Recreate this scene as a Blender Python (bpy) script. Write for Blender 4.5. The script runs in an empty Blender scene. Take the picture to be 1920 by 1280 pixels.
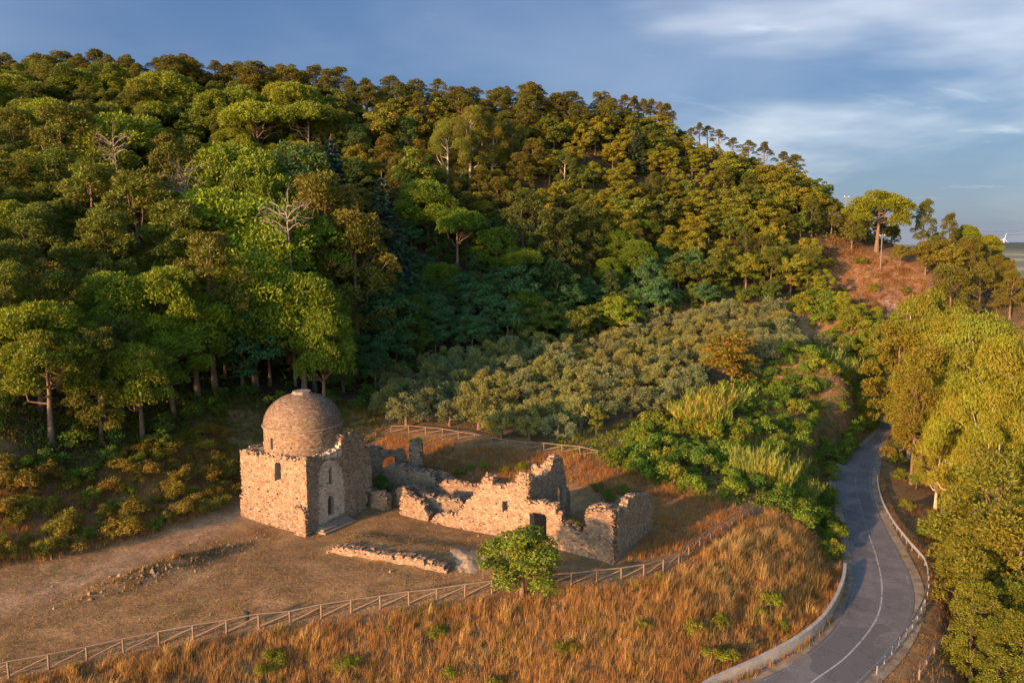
import bpy, math
import numpy as np
from mathutils import Vector

# ------------------------------------------------------------------ camera, sky, sun, exposure
SC = bpy.context.scene
COL = SC.collection
F = 1493.0                       # focal length in photo pixels (photo 1920 x 1280)
PITCH = math.radians(7.25)
CAMH = 30.0
cam_d = bpy.data.cameras.new('camera')
cam = bpy.data.objects.new('camera', cam_d)
COL.objects.link(cam)
cam.location = (0, 0, CAMH)
cam.rotation_euler = (math.pi / 2 - PITCH, 0, 0)
cam_d.sensor_width = 36.0
cam_d.lens = 36.0 * F / 1920.0
cam_d.clip_start = 0.5
cam_d.clip_end = 30000
SC.camera = cam

SUN_AZ = math.radians(45)        # light travels this far to the right of the view direction
SUN_EL = math.radians(10.5)
world = bpy.data.worlds.new('World')
SC.world = world
world.use_nodes = True
wn = world.node_tree.nodes
wl = world.node_tree.links
for n in list(wn):
    wn.remove(n)


def N(nodes, t, **kw):
    n = nodes.new(t)
    for k, v in kw.items():
        if k.startswith('i_'):
            n.inputs[k[2:].replace('_', ' ')].default_value = v
        else:
            setattr(n, k, v)
    return n


def build_world():
    out = N(wn, 'ShaderNodeOutputWorld')
    bg = N(wn, 'ShaderNodeBackground')
    bg.inputs['Strength'].default_value = 0.1
    sky = N(wn, 'ShaderNodeTexSky', sky_type='NISHITA', sun_disc=False)
    sky.sun_elevation = SUN_EL
    # the sun stands behind the camera to the left
    sx, sy = -math.sin(SUN_AZ), -math.cos(SUN_AZ)
    sky.sun_rotation = math.atan2(sx, sy)
    sky.air_density = 1.0
    sky.dust_density = 0.6
    sky.ozone_density = 2.0
    tc = N(wn, 'ShaderNodeTexCoord')
    sep = N(wn, 'ShaderNodeSeparateXYZ')
    wl.new(tc.outputs['Generated'], sep.inputs[0])

    def M(op, a, b=None):
        m = N(wn, 'ShaderNodeMath', operation=op)
        for i, v in enumerate((a, b)):
            if v is None:
                continue
            if isinstance(v, (int, float)):
                m.inputs[i].default_value = v
            else:
                wl.new(v, m.inputs[i])
        return m.outputs[0]
    zz = M('ADD', M('MAXIMUM', sep.outputs[2], 0.0), 0.18)
    u = M('DIVIDE', sep.outputs[0], zz)
    v = M('DIVIDE', sep.outputs[1], zz)
    comb = N(wn, 'ShaderNodeCombineXYZ')
    wl.new(u, comb.inputs[0])
    wl.new(v, comb.inputs[1])

    def noise(scale, loc, detail, rough, dist=0.0, sc=(1, 1, 1)):
        mp = N(wn, 'ShaderNodeMapping')
        mp.inputs['Location'].default_value = loc
        mp.inputs['Scale'].default_value = sc
        wl.new(comb.outputs[0], mp.inputs[0])
        t = N(wn, 'ShaderNodeTexNoise')
        t.inputs['Scale'].default_value = scale
        t.inputs['Detail'].default_value = detail
        t.inputs['Roughness'].default_value = rough
        t.inputs['Distortion'].default_value = dist
        wl.new(mp.outputs[0], t.inputs[0])
        return t.outputs['Fac']

    def ramp(fac, stops):
        r = N(wn, 'ShaderNodeValToRGB')
        r.color_ramp.interpolation = 'EASE'
        while len(r.color_ramp.elements) < len(stops):
            r.color_ramp.elements.new(0.5)
        for e, (p, c) in zip(r.color_ramp.elements, stops):
            e.position = p
            e.color = (c, c, c, 1) if isinstance(c, (int, float)) else (*c, 1)
        wl.new(fac, r.inputs[0])
        return r.outputs[0]

    def mix(fac, a, b):
        m = N(wn, 'ShaderNodeMix', data_type='RGBA')
        if isinstance(fac, (int, float)):
            m.inputs['Factor'].default_value = fac
        else:
            wl.new(fac, m.inputs['Factor'])
        for i, c in ((6, a), (7, b)):
            if isinstance(c, tuple):
                m.inputs[i].default_value = (*c, 1)
            else:
                wl.new(c, m.inputs[i])
        return m.outputs[2]
    # a deck of blue-grey stratus covers the sky; it ends towards the low sun, which shines in under its edge
    K = 10.0
    dp = M('ADD', M('MULTIPLY', sep.outputs[0], math.sin(SUN_AZ)), M('MULTIPLY', sep.outputs[1], math.cos(SUN_AZ)))
    cover = N(wn, 'ShaderNodeMapRange', interpolation_type='SMOOTHSTEP')
    cover.inputs['From Min'].default_value = -.60
    cover.inputs['From Max'].default_value = .30
    cover.inputs['To Max'].default_value = .93
    wl.new(dp, cover.inputs['Value'])
    deck = mix(ramp(noise(0.8, (1.3, 0.4, 0), 5, .5, .3), [(.36, 0.0), (.66, 1.0)]),
               tuple(K * c for c in SHEET_A), tuple(K * c for c in SHEET_B))
    pale = ramp(noise(0.42, PALE_LOC, 6, .52, .35, (1, .75, 1)), [(PALE_T0, 0.0), (PALE_T1, 1.0)])
    deck = mix(pale, deck, tuple(K * c for c in PALE_C))
    wisp = ramp(noise(1.7, WISP_LOC, 7, .58, .5, (.8, 1.5, 1)), [(.60, 0.0), (.78, .5)])
    deck = mix(wisp, deck, tuple(K * c for c in PALE_C))
    base = mix(cover.outputs[0], sky.outputs[0], deck)
    wl.new(base, bg.inputs['Color'])
    wl.new(bg.outputs[0], out.inputs[0])


SHEET_A = (0.0082, 0.0185, 0.0456)
SHEET_B = (0.0258, 0.0344, 0.0585)
PALE_C = (0.1419, 0.1402, 0.1402)
PALE_LOC = (7.52, 4.28, 1.54)
PALE_T0, PALE_T1 = 0.54, 0.70
WISP_LOC = (5.1, 5.7, 0)
build_world()

sun_d = bpy.data.lights.new('sun', 'SUN')
sun_d.energy = 2.0
sun_d.angle = math.radians(1.5)
sun_d.color = (1.0, 0.54, 0.255)
sun = bpy.data.objects.new('sun', sun_d)
COL.objects.link(sun)
ldir = Vector((math.sin(SUN_AZ) * math.cos(SUN_EL), math.cos(SUN_AZ) * math.cos(SUN_EL), -math.sin(SUN_EL)))
sun.rotation_euler = ldir.to_track_quat('-Z', 'Y').to_euler()
sun.location = (-60, -60, 60)

SC.view_settings.view_transform = 'Standard'
SC.view_settings.look = 'None'
SC.view_settings.gamma = 1
SC.view_settings.use_curve_mapping = False
SC.view_settings.exposure = 2.8
SC.cycles.max_bounces = 5
SC.cycles.diffuse_bounces = 3
SC.cycles.glossy_bounces = 1
SC.cycles.transmission_bounces = 2

# ------------------------------------------------------------------ helpers
CP, SP = math.cos(PITCH), math.sin(PITCH)


def ray(px, py):
    x = (px - 960.0) / F
    yd = (py - 640.0) / F
    return np.array([x, CP - SP * yd, -(SP + CP * yd)])


def wpt(px, py, z=None, t=None):
    """world point of a photo pixel at a known ground height or a known distance"""
    r = ray(px, py)
    if t is None:
        t = (z - CAMH) / r[2]
    return np.array([r[0] * t, r[1] * t, CAMH + r[2] * t])


def proj(x, y, z):
    dz = z - CAMH
    d = y * CP - dz * SP
    up = y * SP + dz * CP
    return 960 + F * x / d, 640 - F * up / d, d


def on_plane(px, py, P0, d):
    r = ray(px, py)
    cr = lambda a, b: a[0] * b[1] - a[1] * b[0]
    t = cr(P0, d) / cr(r, d)
    q = r[:2] * t - np.array(P0[:2])
    return float(q @ np.array(d[:2])), CAMH + r[2] * t


def smooth(a, b, x):
    t = np.clip((x - a) / (b - a), 0, 1)
    return t * t * (3 - 2 * t)


def link(name, data, parent=None, loc=None):
    o = bpy.data.objects.new(name, data)
    COL.objects.link(o)
    if parent is not None:
        o.parent = parent
    if loc is not None:
        o.location = loc
    return o


def tag(o, label=None, cat=None, group=None, kind=None):
    if label:
        o['label'] = label
    if cat:
        o['category'] = cat
    if group:
        o['group'] = group
    if kind:
        o['kind'] = kind
    return o


def thing(name, loc, label=None, cat=None, group=None, rz=0.0):
    o = link(name, None, None, tuple(loc))
    o.empty_display_size = 0.3
    o.rotation_euler = (0, 0, rz)
    return tag(o, label, cat, group)


def mesh(name, V, Fc, mat, col=None, smooth_=False):
    """V (n,3); Fc (m,k) constant k or list of such arrays; col (n,3) point colours"""
    me = bpy.data.meshes.new(name)
    V = np.asarray(V, dtype=np.float32)
    Fs = Fc if isinstance(Fc, list) else [Fc]
    Fs = [np.asarray(f, dtype=np.int32) for f in Fs if len(f)]
    nl = sum(f.size for f in Fs)
    nf = sum(len(f) for f in Fs)
    me.vertices.add(len(V))
    me.vertices.foreach_set('co', V.ravel())
    me.loops.add(nl)
    me.loops.foreach_set('vertex_index', np.concatenate([f.ravel() for f in Fs]))
    me.polygons.add(nf)
    tot = np.concatenate([np.full(len(f), f.shape[1], np.int32) for f in Fs])
    st = np.concatenate([[0], np.cumsum(tot)[:-1]]).astype(np.int32)
    me.polygons.foreach_set('loop_start', st)
    me.update(calc_edges=True)
    me.polygons.foreach_set('use_smooth', np.full(nf, bool(smooth_)))
    if col is not None:
        at = me.color_attributes.new('Col', 'FLOAT_COLOR', 'POINT')
        c = np.ones((len(V), 4), np.float32)
        c[:, :3] = col
        at.data.foreach_set('color', c.ravel())
    if mat is not None:
        me.materials.append(mat)
    return me


class MB:
    """collects pieces into one mesh"""

    def __init__(s):
        s.v, s.f, s.c, s.n = [], {3: [], 4: []}, [], 0

    def add(s, V, Fc, col=None):
        V = np.asarray(V, float)
        for f in (Fc if isinstance(Fc, list) else [Fc]):
            f = np.asarray(f, int)
            if len(f):
                s.f[f.shape[1]].append(f + s.n)
        s.v.append(V)
        c = np.ones((len(V), 3)) if col is None else np.broadcast_to(np.asarray(col, float), (len(V), 3))
        s.c.append(c)
        s.n += len(V)

    def build(s, name, mat, smooth_=False):
        Fs = [np.concatenate(s.f[k]) for k in (3, 4) if s.f[k]]
        return mesh(name, np.concatenate(s.v), Fs, mat, np.concatenate(s.c), smooth_)


BOXF = np.array([[0, 3, 2, 1], [4, 5, 6, 7], [0, 1, 5, 4], [1, 2, 6, 5], [2, 3, 7, 6], [3, 0, 4, 7]])


def box8(x0, x1, y0, y1, z0, z1):
    return np.array([[x0, y0, z0], [x1, y0, z0], [x1, y1, z0], [x0, y1, z0],
                     [x0, y0, z1], [x1, y0, z1], [x1, y1, z1], [x0, y1, z1]], float)


def tube(path, rad, n=7, cap=True):
    path = np.asarray(path, float)
    m = len(path)
    rad = np.broadcast_to(np.asarray(rad, float), (m,))
    tg = np.gradient(path, axis=0)
    tg /= np.linalg.norm(tg, axis=1)[:, None] + 1e-9
    ref = np.where(np.abs(tg[:, 2:3]) > .9, np.array([[1., 0, 0]]), np.array([[0, 0, 1.]]))
    u = np.cross(tg, ref)
    u /= np.linalg.norm(u, axis=1)[:, None]
    w = np.cross(tg, u)
    a = np.arange(n) / n * 2 * math.pi
    V = path[:, None] + rad[:, None, None] * (np.cos(a)[None, :, None] * u[:, None] + np.sin(a)[None, :, None] * w[:, None])
    V = V.reshape(-1, 3)
    i = np.arange(m - 1)[:, None] * n
    j = np.arange(n)[None]
    k = (j + 1) % n
    Fq = np.stack([i + j, i + n + j, i + n + k, i + k], -1).reshape(-1, 4)
    return V, Fq


# ------------------------------------------------------------------ materials
def newmat(name):
    m = bpy.data.materials.new(name)
    m.use_nodes = True
    nt = m.node_tree
    for n in list(nt.nodes):
        nt.nodes.remove(n)
    out = nt.nodes.new('ShaderNodeOutputMaterial')
    return m, nt.nodes, nt.links, out


def mk_mix(nodes, links, fac, a, b, blend='MIX'):
    m = nodes.new('ShaderNodeMix')
    m.data_type = 'RGBA'
    m.blend_type = blend
    for i, c in ((0, fac), (6, a), (7, b)):
        if isinstance(c, (int, float)):
            m.inputs[i].default_value = c
        elif isinstance(c, tuple):
            m.inputs[i].default_value = (*c, 1)
        else:
            links.new(c, m.inputs[i])
    return m.outputs[2]


def mk_noise(nodes, links, scale, detail=4, rough=.55, coord='Object', loc=None):
    tc = nodes.new('ShaderNodeTexCoord')
    t = nodes.new('ShaderNodeTexNoise')
    t.inputs['Scale'].default_value = scale
    t.inputs['Detail'].default_value = detail
    t.inputs['Roughness'].default_value = rough
    if loc:
        mp = nodes.new('ShaderNodeMapping')
        mp.inputs['Location'].default_value = loc
        links.new(tc.outputs[coord], mp.inputs[0])
        links.new(mp.outputs[0], t.inputs[0])
    else:
        links.new(tc.outputs[coord], t.inputs[0])
    return t.outputs['Fac']


def mk_ramp(nodes, links, fac, stops):
    r = nodes.new('ShaderNodeValToRGB')
    while len(r.color_ramp.elements) < len(stops):
        r.color_ramp.elements.new(.5)
    for e, (p, c) in zip(r.color_ramp.elements, stops):
        e.position = p
        e.color = (c, c, c, 1) if isinstance(c, (int, float)) else (*c, 1)
    links.new(fac, r.inputs[0])
    return r.outputs[0]


def bsdf(nodes, links, out, color, rough=.9, bump=None, bstr=.3, bdist=.05, spec=.25, metal=0):
    b = nodes.new('ShaderNodeBsdfPrincipled')
    b.inputs['Roughness'].default_value = rough
    b.inputs['Specular IOR Level'].default_value = spec
    b.inputs['Metallic'].default_value = metal
    if isinstance(color, tuple):
        b.inputs['Base Color'].default_value = (*color, 1)
    else:
        links.new(color, b.inputs['Base Color'])
    if bump is not None:
        bp = nodes.new('ShaderNodeBump')
        bp.inputs['Strength'].default_value = bstr
        bp.inputs['Distance'].default_value = bdist
        links.new(bump, bp.inputs['Height'])
        links.new(bp.outputs[0], b.inputs['Normal'])
    links.new(b.outputs[0], out.inputs[0])
    return b


def foliage_mat(name, ca, cb, cc, transl=.3):
    """ca..cb by the leaf, cc towards some clumps; tinted by the tree's own colour"""
    m, nd, lk, out = newmat(name)
    at = nd.new('ShaderNodeAttribute')
    at.attribute_name = 'Col'
    sp = nd.new('ShaderNodeSeparateColor')
    lk.new(at.outputs['Color'], sp.inputs[0])
    c = mk_mix(nd, lk, sp.outputs[0], ca, cb)
    c = mk_mix(nd, lk, sp.outputs[1], c, cc)
    oi = nd.new('ShaderNodeObjectInfo')
    c = mk_mix(nd, lk, 1.0, c, oi.outputs['Color'], 'MULTIPLY')
    d = nd.new('ShaderNodeBsdfPrincipled')
    d.inputs['Roughness'].default_value = .62
    d.inputs['Specular IOR Level'].default_value = .22
    lk.new(c, d.inputs['Base Color'])
    t = nd.new('ShaderNodeBsdfTranslucent')
    tc = mk_mix(nd, lk, 1.0, c, (1.25, 1.15, .6), 'MULTIPLY')
    lk.new(tc, t.inputs[0])
    ms = nd.new('ShaderNodeMixShader')
    ms.inputs[0].default_value = transl
    lk.new(d.outputs[0], ms.inputs[1])
    lk.new(t.outputs[0], ms.inputs[2])
    lk.new(ms.outputs[0], out.inputs[0])
    return m


def simple_mat(name, c1, c2, scale=4, rough=.9, bstr=.4, bdist=.03, attr=False, coord='Object', spec=.25):
    m, nd, lk, out = newmat(name)
    n = mk_noise(nd, lk, scale, 5, .6, coord)
    f = mk_ramp(nd, lk, n, [(.32, 0.0), (.68, 1.0)])
    c = mk_mix(nd, lk, f, c1, c2)
    if attr:
        at = nd.new('ShaderNodeAttribute')
        at.attribute_name = 'Col'
        c = mk_mix(nd, lk, 1.0, c, at.outputs['Color'], 'MULTIPLY')
    bsdf(nd, lk, out, c, rough, n, bstr, bdist, spec)
    return m


M_STONE = simple_mat('rubble_stone', (.32, .25, .198), (.53, .45, .372), 2.2, .95, .5, .05, attr=True)
M_MORTAR = simple_mat('lime_mortar', (.19, .15, .11), (.28, .225, .165), 3, .97, .4, .04)
M_BARK = simple_mat('bark', (.075, .05, .034), (.17, .115, .075), 5, .95, .6, .05)
M_PALEBARK = simple_mat('pale_bark', (.30, .25, .19), (.44, .37, .28), 4, .9, .5, .03)
M_DEADW = simple_mat('dead_wood', (.10, .082, .068), (.17, .14, .115), 4, .9, .5, .03)
M_WOOD = simple_mat('fence_timber', (.115, .075, .052), (.21, .145, .102), 7, .85, .4, .01)
M_CONC = simple_mat('cast_concrete', (.22, .195, .16), (.34, .305, .255), 1.2, .9, .3, .02)
M_STEEL = simple_mat('galvanised_steel', (.17, .175, .18), (.27, .275, .28), 2.5, .55, .05, .01, spec=.5)
M_POST = simple_mat('weathered_steel', (.12, .12, .12), (.2, .2, .2), 2.5, .7, .05, .01)
M_WHITE = simple_mat('white_enamel', (.72, .73, .74), (.8, .8, .8), 2, .5, .02, .01)
M_BIN = simple_mat('black_plastic', (.02, .022, .022), (.035, .036, .036), 5, .5, .05, .01)
M_SAND = simple_mat('pale_spoil', (.25, .175, .095), (.37, .27, .16), 2.2, .97, .5, .06)
M_CABLE = simple_mat('cable_black', (.03, .03, .03), (.05, .05, .05), 5, .6, .05, .01)
M_SLAB = simple_mat('worn_step_stone', (.13, .10, .074), (.24, .19, .142), 2.5, .9, .4, .03)

M_PINE = foliage_mat('stone_pine_needles', (.066, .100, .007), (.158, .176, .012), (.100, .108, .009), .3)
M_MAR = foliage_mat('maritime_pine_needles', (.044, .066, .010), (.112, .124, .015), (.098, .090, .014), .3)
M_BROAD = foliage_mat('broad_leaves', (.042, .078, .013), (.105, .130, .019), (.105, .098, .015), .3)
M_FIR = foliage_mat('cedar_needles', (.030, .058, .034), (.068, .105, .062), (.040, .064, .034), .15)
M_OLIVE = foliage_mat('olive_leaves', (.088, .115, .052), (.185, .215, .105), (.155, .148, .045), .35)
M_EUC = foliage_mat('drooping_leaves', (.090, .118, .011), (.200, .212, .018), (.150, .128, .014), .35)
M_SHRUB = foliage_mat('shrub_leaves', (.055, .092, .010), (.130, .160, .017), (.115, .098, .015), .3)
M_CANE = foliage_mat('cane_leaves', (.14, .17, .022), (.29, .28, .045), (.32, .24, .055), .3)
M_GRASS = foliage_mat('dry_grass', (.19, .108, .038), (.43, .29, .105), (.30, .15, .042), .35)

# ------------------------------------------------------------------ terrain
CTRL = []


def cz(px, py, z):
    CTRL.append(wpt(px, py, z=z))


def ct(px, py, t):
    CTRL.append(wpt(px, py, t=t))


for a in [(0, 1275, 0), (200, 1220, 0), (455, 1182, 0), (700, 1142, 0), (940, 1112, 0), (1160, 1085, -.1), (1290, 1045, -.2),
          (1400, 972, .1), (300, 1080, .2), (0, 1075, .7), (200, 1022, .5), (430, 968, .2), (580, 1010, 0), (690, 962, .1),
          (850, 992, 0), (1150, 1062, 0), (1228, 990, .2), (1310, 930, .5), (720, 880, .7), (900, 905, .4), (1100, 905, .8),
          (950, 840, 1.6), (1110, 848, 1.8), (720, 812, 2.2), (620, 812, 2.4), (800, 860, 1.2), (1000, 870, 1.1),
          (780, 790, 3), (1000, 795, 2.8), (1150, 770, 3.4), (1100, 680, 7), (750, 705, 5.8), (1300, 690, 6.6), (1450, 605, 12),
          (1100, 625, 10), (1000, 650, 8.4), (1560, 690, 7.5), (1500, 770, 2.5), (1440, 900, .2), (1400, 850, 1.2), (1250, 850, 1.4),
          (1378, 738, 4.4), (1450, 728, 4.7), (1530, 850, -1.0), (1500, 960, -1.2), (1540, 780, 1.0), (1600, 740, 3.0),
          (100, 888, 4.6), (0, 965, 3.4), (250, 885, 3.8), (380, 748, 8), (200, 765, 9), (0, 805, 9.5), (430, 885, 1.6),
          (960, 1282, -3), (700, 1282, -2.2), (500, 1282, -1.6), (300, 1300, -1.0), (1200, 1282, -3.2), (1300, 1180, -2.0),
          (1450, 1080, -1.8), (1000, 1190, -1.4), (1720, 1240, -4.7), (1800, 1240, -7.5), (1900, 1290, -11)]:
    cz(*a)
for a in [(0, 205, 215), (350, 205, 216), (700, 222, 216), (1000, 225, 226), (1250, 265, 235), (1450, 335, 238), (1530, 390, 232),
          (1600, 432, 226), (1750, 475, 216), (1900, 525, 206), (1650, 535, 192), (1640, 600, 176), (1760, 560, 190), (1560, 560, 190),
          (1900, 600, 176), (1000, 420, 196), (1250, 420, 206), (700, 450, 178), (300, 480, 165)]:
    ct(*a)
for a in [(-120, 100, 27), (-140, 205, 62), (-120, 20, 0), (-60, 0, -4), (0, 20, -9), (60, 20, -15), (72, 60, -13), (95, 100, -11),
          (70, 130, -8), (80, 150, -4), (105, 175, 4), (62, 90, -9),
          (-140, 285, 48), (-40, 285, 46), (50, 305, 40), (100, 300, 22), (140, 270, 8), (150, 200, 8), (150, 120, -12), (-75, 95, 14),
          (-80, 140, 28), (-160, 60, 14), (-90, 50, 1.0), (-70, 70, 3.0), (160, 40, -22), (0, -60, -18), (-120, -80, -12), (120, -60, -26)]:
    CTRL.append(np.array(a, float))

# road: left and right edges traced on the ground at z = -4
RZ = -4.0
RL = [(1290, 1345), (1410, 1280), (1490, 1240), (1560, 1180), (1588, 1125), (1599, 1078), (1592, 1015), (1581, 962), (1567, 912), (1573, 880), (1592, 853), (1630, 826), (1652, 803), (1656, 780)]
RR = [(1560, 1345), (1622, 1275), (1677, 1215), (1712, 1145), (1709, 1090), (1685, 1035), (1657, 982), (1638, 932), (1635, 888), (1646, 842), (1658, 812), (1670, 790), (1680, 772), (1690, 756)]
LW = np.array([wpt(*p, z=RZ)[:2] for p in RL])
RW = np.array([wpt(*p, z=RZ)[:2] for p in RR])


def resample(P, step):
    P = np.asarray(P, float)
    # Catmull-Rom through the points, then even spacing
    Q = np.vstack([2 * P[0] - P[1], P, 2 * P[-1] - P[-2]])
    o = []
    for i in range(1, len(Q) - 2):
        t = np.linspace(0, 1, 14, endpoint=False)[:, None]
        p0, p1, p2, p3 = Q[i - 1], Q[i], Q[i + 1], Q[i + 2]
        o.append(.5 * (2 * p1 + (p2 - p0) * t + (2 * p0 - 5 * p1 + 4 * p2 - p3) * t ** 2 + (3 * p1 - p0 - 3 * p2 + p3) * t ** 3))
    o.append(P[-1:])
    o = np.vstack(o)
    d = np.r_[0, np.cumsum(np.linalg.norm(np.diff(o, axis=0), axis=1))]
    k = max(2, int(round(d[-1] / step)) + 1)
    s = np.linspace(0, d[-1], k)
    return np.stack([np.interp(s, d, o[:, j]) for j in range(P.shape[1])], 1)


LC = resample(LW, 1.0)
RC = resample(RW, 1.0)


def nearest_seg(P, A):
    """distance from points P (n,2) to polyline A"""
    best = np.full(len(P), 1e9)
    for i in range(len(A) - 1):
        a, b = A[i], A[i + 1]
        ab = b - a
        t = np.clip(((P - a) @ ab) / (ab @ ab), 0, 1)
        d = np.linalg.norm(P - (a + t[:, None] * ab), axis=1)
        best = np.minimum(best, d)
    return best


def in_poly(P, poly):
    x, y = P[:, 0], P[:, 1]
    ins = np.zeros(len(P), bool)
    n = len(poly)
    for i in range(n):
        x1, y1 = poly[i]
        x2, y2 = poly[(i + 1) % n]
        c = ((y1 > y) != (y2 > y)) & (x < (x2 - x1) * (y - y1) / (y2 - y1 + 1e-12) + x1)
        ins ^= c
    return ins


ROADPOLY = np.vstack([LC[::2], RC[::-1][::2]])
for p in np.vstack([LC[::9], RC[::9]]):
    CTRL.append(np.array([p[0], p[1], RZ]))
CT = np.array(CTRL)


def tps_fit(C, lam=2.0):
    n = len(C)
    d = np.linalg.norm(C[:, None, :2] - C[None, :, :2], axis=2)
    K = d ** 2 * np.log(d + 1e-9)
    K[np.arange(n), np.arange(n)] = lam
    P = np.c_[np.ones(n), C[:, :2]]
    A = np.block([[K, P], [P.T, np.zeros((3, 3))]])
    return np.linalg.solve(A, np.r_[C[:, 2], 0, 0, 0])


TPSW = tps_fit(CT)


def tps(P):
    o = np.zeros(len(P))
    for s in range(0, len(P), 20000):
        q = P[s:s + 20000]
        d = np.linalg.norm(q[:, None] - CT[None, :, :2], axis=2)
        K = d ** 2 * np.log(d + 1e-9)
        o[s:s + 20000] = K @ TPSW[:-3] + TPSW[-3] + q @ TPSW[-2:]
    return o


def lumps(P):
    x, y = P[:, 0], P[:, 1]
    return (np.sin(.9 * x + 1.3 * np.sin(.5 * y)) * np.sin(.8 * y + 1.1 * np.sin(.6 * x)) * .5
            + np.sin(2.1 * x + y) * np.sin(1.9 * y - .7 * x) * .25)


MOUND = wpt(320, 1068, z=0)[:2]
MDIR = wpt(470, 1010, z=0)[:2] - wpt(170, 1110, z=0)[:2]
MDIR = MDIR / np.linalg.norm(MDIR)


_a, _b = wpt(612, 1043, 0)[:2], wpt(838, 1084, 0)[:2]
_d = (_b - _a) / np.linalg.norm(_b - _a)
TERR = (_a, _d, np.array([-_d[1], _d[0]]), float(np.linalg.norm(_b - _a)))


def height(P):
    P = np.atleast_2d(np.asarray(P, float))[:, :2]
    w = smooth(215, 380, np.hypot(P[:, 0] - 20, P[:, 1] - 115))
    near = w < 1
    z = np.full(len(P), -45.0)
    zf = -45 + 62 * np.exp(-(((P[:, 0] - 3350) / 900) ** 2 + ((P[:, 1] - 5300) / 500) ** 2)) + 25 * np.exp(-(((P[:, 0] - 2700) / 400) ** 2 + ((P[:, 1] - 4700) / 300) ** 2))
    if near.any():
        Q = P[near]
        zn = tps(Q)
        # road bed and its banks
        inside = in_poly(Q, ROADPOLY)
        cand = np.abs(Q[:, 0] - 40) < 60
        d = np.full(len(Q), 99.0)
        if cand.any():
            d[cand] = np.minimum(nearest_seg(Q[cand], LC), nearest_seg(Q[cand], RC))
        d = np.where(inside, 0, d)
        bank = smooth(1.6, 5.0, d)
        zn = (RZ - .10) * (1 - bank) + zn * bank
        # rubble heap in the clearing
        q = Q - MOUND
        a = q @ MDIR
        b = q @ np.array([-MDIR[1], MDIR[0]])
        zn = zn + .75 * np.exp(-((a / 5.5) ** 2 + (b / 1.5) ** 2)) * (1 + .4 * np.sin(2.3 * a) * np.cos(2.9 * b))
        # raised terrace behind the low wall
        qa, qb = (Q - TERR[0]) @ TERR[1], (Q - TERR[0]) @ TERR[2]
        zn = zn + .5 * smooth(.3, 1.0, qb) * (1 - smooth(3.5, 7.5, qb)) * smooth(-2.0, .8, qa) * (1 - smooth(TERR[3] - 2.5, TERR[3] + .5, qa))
        amp = smooth(8, 16, d) * (.05 + .35 * smooth(112, 125, Q[:, 1]))
        zn = zn + lumps(Q) * amp
        z[near] = zn
    return z * (1 - w) + zf * w


def hz(x, y):
    return float(height([[x, y]])[0])


def axis_coords(lo, hi, dense, lim_lo, lim_hi, g):
    c = list(np.arange(lo, hi + dense, dense))
    s = dense
    while c[-1] < lim_hi:
        s *= g
        c.append(c[-1] + s)
    s = dense
    while c[0] > lim_lo:
        s *= g
        c.insert(0, c[0] - s)
    return np.array(c)


def zone_colour(P, z):
    """base colour of the soil and its plant litter"""
    px, py, d = proj(P[:, 0], P[:, 1], z)
    n = len(P)
    c = np.tile(np.array([.195, .115, .050]), (n, 1))           # dry trodden earth
    rs = np.random.default_rng(5)
    l = lumps(P * .55) + .6 * lumps(P * 1.7 + 7)
    def put(mask, colr):
        m = np.clip(mask, 0, 1)[:, None]
        c[:] = c * (1 - m) + np.array(colr) * m
    put(smooth(-.1, .7, l), (.265, .165, .072))
    put(smooth(.2, .8, -l) * .6, (.135, .105, .045))
    # straw track beside the bushes
    tr = [wpt(*p)[:2] for p in [(0, 1130, .3), (200, 1065, .3), (330, 1010, .3), (460, 965, .2)]]
    put((1 - smooth(.8, 3.5, nearest_seg(P, np.array(tr)))) * .8, (.31, .20, .11))
    # forest floor and slope
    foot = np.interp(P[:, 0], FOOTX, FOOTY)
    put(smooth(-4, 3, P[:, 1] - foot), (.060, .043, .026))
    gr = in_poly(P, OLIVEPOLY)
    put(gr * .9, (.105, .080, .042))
    # dry bank below the fence
    fy = np.interp(P[:, 0], FENX, FENY)
    put(smooth(-.5, 1.5, fy - P[:, 1]) * (P[:, 1] > 40) * .8, (.17, .105, .048))
    # red clearing on the right hill
    rc = (1 - smooth(0.6, 1.15, np.hypot((px - 1640) / 120, (py - 535) / 75))) * (P[:, 1] > 150)
    put(rc, (.22, .122, .062))
    rk = (1 - smooth(0.5, 1.0, np.hypot((px - 1660) / 60, (py - 572) / 24))) * (P[:, 1] > 150) * smooth(-.3, .3, l)
    put(rk, (.42, .28, .20))
    # far plain: pale stubble and dark scrub
    far = smooth(350, 700, np.hypot(P[:, 0], P[:, 1]))
    l2 = np.sin(P[:, 0] * .004 + 2 * np.sin(P[:, 1] * .002)) + np.sin(P[:, 1] * .006 + P[:, 0] * .001)
    put(far, (.16, .17, .10))
    put(far * smooth(-.2, .5, l2), (.30, .27, .19))
    put(far * smooth(-38, -15, z), (.060, .085, .07))
    return c


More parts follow.
